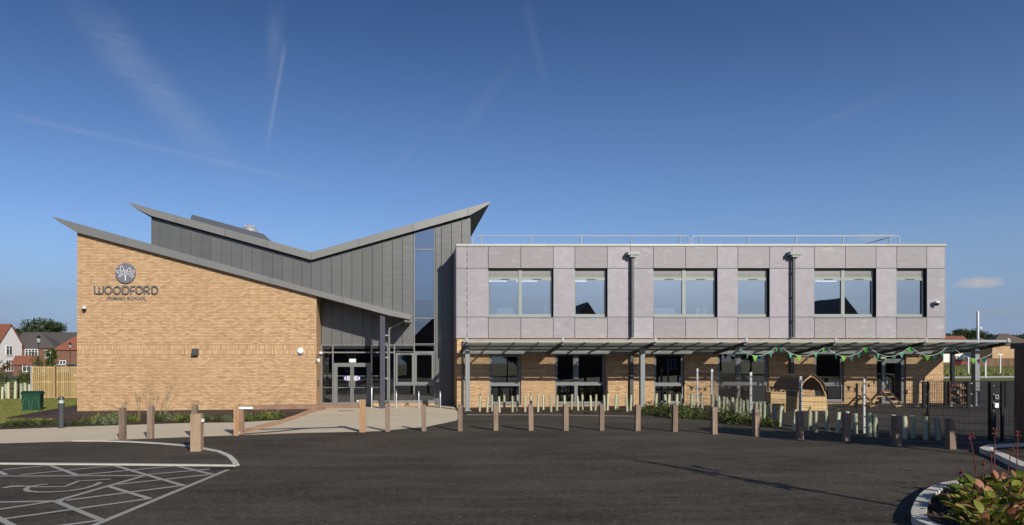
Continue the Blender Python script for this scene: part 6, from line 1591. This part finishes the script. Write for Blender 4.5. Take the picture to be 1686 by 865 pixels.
# left street
yy_ = 122; house(PX(-39, yy_), yy_ + 3.5, R(-10), 9, 5.8, 5.6, 9.0, RENDER, ROOF_R, 'white rendered house with steep red tiled roof at the left picture edge',
      (('right', -.3, 4.4, 1.5, 1.6), ('right', -.2, 1.75, 1.8, 1.9), ('front', 2.2, 4.3, 1.6, 1.5), ('front', 2.2, 1.7, 1.6, 1.6)), group='houses in the left street')
yy_ = 128; house(PX(44, yy_), yy_ + 4, R(8), 8.5, 7.5, 4.9, 8.0, REDBRICK, ROOF_G, 'red brick house with dark grey hipped roof right of the white house',
      (('front', .2, 4.0, 2.2, 1.4), ('front', .6, 1.5, 2.2, 1.5), ('front', 3.0, 3.9, .9, 1.2)), True, group='houses in the left street')
yy_ = 122; house(PX(49, yy_), yy_ - 1, R(8), 3.2, 3.0, 2.1, 3.3, REDBRICK, ROOF_R, 'low red roofed garage before the grey hipped house', (('front', .9, 1.4, 2.0, 1.3),), group='houses in the left street')
yy_ = 140; house(PX(72, yy_), yy_ + 4, R(4), 12, 8, 5.0, 8.3, REDBRICK, ROOF_G, 'long brick house with plain grey gabled roof behind the cone shaped tree', (('front', -1, 4.0, 1.4, 1.3), ('front', 2.5, 4.0, 1.4, 1.3)), group='houses in the left street')
yy_ = 124; house(PX(117, yy_), yy_ + 4, R(10), 7.4, 7, 4.5, 7.6, REDBRICK, ROOF_R, 'brick house with orange red hipped roof close to the brick gable', (('front', -2.2, 1.6, 1.0, 2.0), ('right', 0, 3.4, 1.0, 1.3)), True, group='houses in the left street')
yy_ = 150; house(PX(121, yy_), yy_ + 4, R(0), 9, 7, 5, 8.2, REDBRICK, ROOF_G, 'grey roofed brick house peeping between red roof and brick gable', (('front', -2.6, 4.0, 1.4, 1.3),), True, group='houses in the left street')
# right estate
yy_ = 190; house(PX(1575, yy_), yy_ + 4, R(-6), 9, 7.5, 5.0, 7.7, RENDER, ROOF_R, 'white rendered house beyond the field left of the canopy post', (('front', -1.8, 4.0, 1.3, 1.3), ('front', 1.8, 4.0, 1.3, 1.3), ('front', 0, 1.6, 2.4, 1.4)), group='houses beyond the field')
house(PX(1603, yy_), yy_ + 4, R(0), 5.5, 8, 5.0, 7.4, REDBRICK, ROOF_B, 'narrow brick house beyond the field behind the canopy post', (('front', 1, 3.9, 1.2, 1.2),), True, group='houses beyond the field')
house(PX(1636, yy_), yy_ + 5, R(0), 9, 8.5, 4.7, 7.4, REDBRICK, ROOF_B, 'brick house with brown hipped roof and white window right of the canopy post', (('front', -1.2, 3.9, 1.6, 1.3), ('front', 2.4, 3.9, 1.2, 1.2)), True, group='houses beyond the field')
house(PX(1674, 182), 186, R(-8), 11, 9, 4.9, 8.1, brick_mat('pale_brick'), ROOF_B, 'buff brick house with brown hipped roof at the right picture edge', (('front', 1.0, 3.6, 1.4, 1.3),), True, group='houses beyond the field')
# field fence, posts, mast
yy_ = 150; x0_, x1_ = PX(1598, yy_), PX(1720, yy_)
g = thing('board_fence', 'dark close boarded fence along the far side of the field', 'fence', (x0_, yy_, Z(x0_)))
bd = MB().box(-.12, .12, -.02, .02, 0, 1.7).mesh('board', DARKWOOD); x = x0_
while x < x1_:
    o = bpy.data.objects.new('board', bd); COL.objects.link(o); o.parent = g; o.location = (x - x0_, random.uniform(-.01, .01), Z(x) - Z(x0_) + random.uniform(-.02, .02)); x += .26
MB().bar((x0_, yy_ + .05, Z(x0_) + 1.3), (x1_, yy_ + .05, Z(x1_) + 1.3), .06, .1).build('rail', DARKWOOD, g)
for px, ty, by, lb in ((1594.5, 589, 617.5, 'thin white field post left of the canopy post'), (1622.5, 594, 622, 'white field post just right of the canopy post'), (1647, 584.5, 616.5, 'white field post with short crossbar nearest the timber pier')):
    x, y = G(px, by); h = (by - ty) * y / F; g = thing('field_post', lb, 'post', (x, y, Z(x)), 'white posts on the field')
    MB().lathe([(.075, 0), (.075, h)], (0, 0, 0), 10).build('pole', WHITE, g, world=False, smooth=True)
    if px > 1640: MB().box(-.35, .35, -.04, .04, h + .002, h + .10).build('crossbar', WHITE, g, world=False)
    else: MB().lathe([(.09, h + .001), (.09, h + .05), (.02, h + .08)], (0, 0, 0), 10).build('cap', WHITE, g, world=False)
y = 52; x = PX(1610, y); g = thing('camera_mast', 'tall silver mast with small camera rising above the canopy end', 'mast', (x, y, Z(x)))
MB().lathe([(.095, 0), (.085, PZ(513, y) - Z(x) - .1), (.06, PZ(513, y) - Z(x))], (0, 0, 0), 12).build('pole', GALV, g, world=False, smooth=True)
zc2 = PZ(541, y) - Z(x); MB().box(-.16, .16, -.05, .05, zc2 - .05, zc2 + .05).build('bracket', DARKGREY, g, world=False); MB().lathe([(.03, zc2 - .1), (.09, zc2 - .03), (.09, zc2 + .08), (.03, zc2 + .12)], (.2, 0, 0), 10).build('camera_head', WHITE, g, world=False, smooth=True)
x, y = PX(1568, 58), 58; g = thing('goal_post_frame', 'tall black post with low bar behind the brick corner', 'post', (x, y, Z(x)))
MB().box(-.12, .12, -.12, .12, 0, 2.75).build('pole', BLACK, g, world=False); MB().box(-.8, -.121, -.03, .03, .1, .16).build('bar', BLACK, g, world=False)

# ------------------------------------------------------------------ street behind the viewpoint (mirrored in the glass)
for i, (x, y, w, hr, rm, wm, lb) in enumerate(((-38, -42, 11, 8.6, ROOF_G, REDBRICK, 'brick house across the car park, far left'), (-22, -40, 10, 8.2, ROOF_R, REDBRICK, 'red roofed brick house across the car park'), (-6, -43, 11, 8.4, ROOF_G, REDBRICK, 'grey roofed brick house directly across the car park'),
        (5, -41, 9, 8.9, ROOF_G, REDBRICK, 'gable fronted house across the car park'), (27, -36, 9.5, 10.4, ROOF_G, REDBRICK, 'tall brick house across the car park'), (44, -42, 11, 8.5, ROOF_G, REDBRICK, 'brick house across the car park, right of the tall one'), (60, -30, 11, 10.2, ROOF_G, REDBRICK, 'tall grey roofed house across the car park to the right'), (78, -36, 12, 8.4, ROOF_R, REDBRICK, 'red roofed house across the car park, far right'))):
    house(x, y, R(90) if hr > 8.8 else 0, w, 8, 5.0, hr, wm, rm, lb, (('right', 0, 3.9, 1.4, 1.3),) if hr > 8.8 else (('back', -2, 3.9, 1.4, 1.3), ('back', 2, 3.9, 1.4, 1.3), ('back', -2, 1.5, 1.8, 1.3)), False, None, 'houses across the car park')
for i, x in enumerate((-46, -30, -14, 2, 18, 35.5, 52, 69, 86)):
    tree(x, -34 - (i % 3) * 3, big, 'dark tree between the houses across the car park, %s from the left' % ORD[i], 'trees across the car park', i * .9, (.62, .62, .62))
print('objects', len(bpy.data.objects), 'tris', sum(len(p.vertices) - 2 for o in bpy.data.meshes for p in o.polygons))
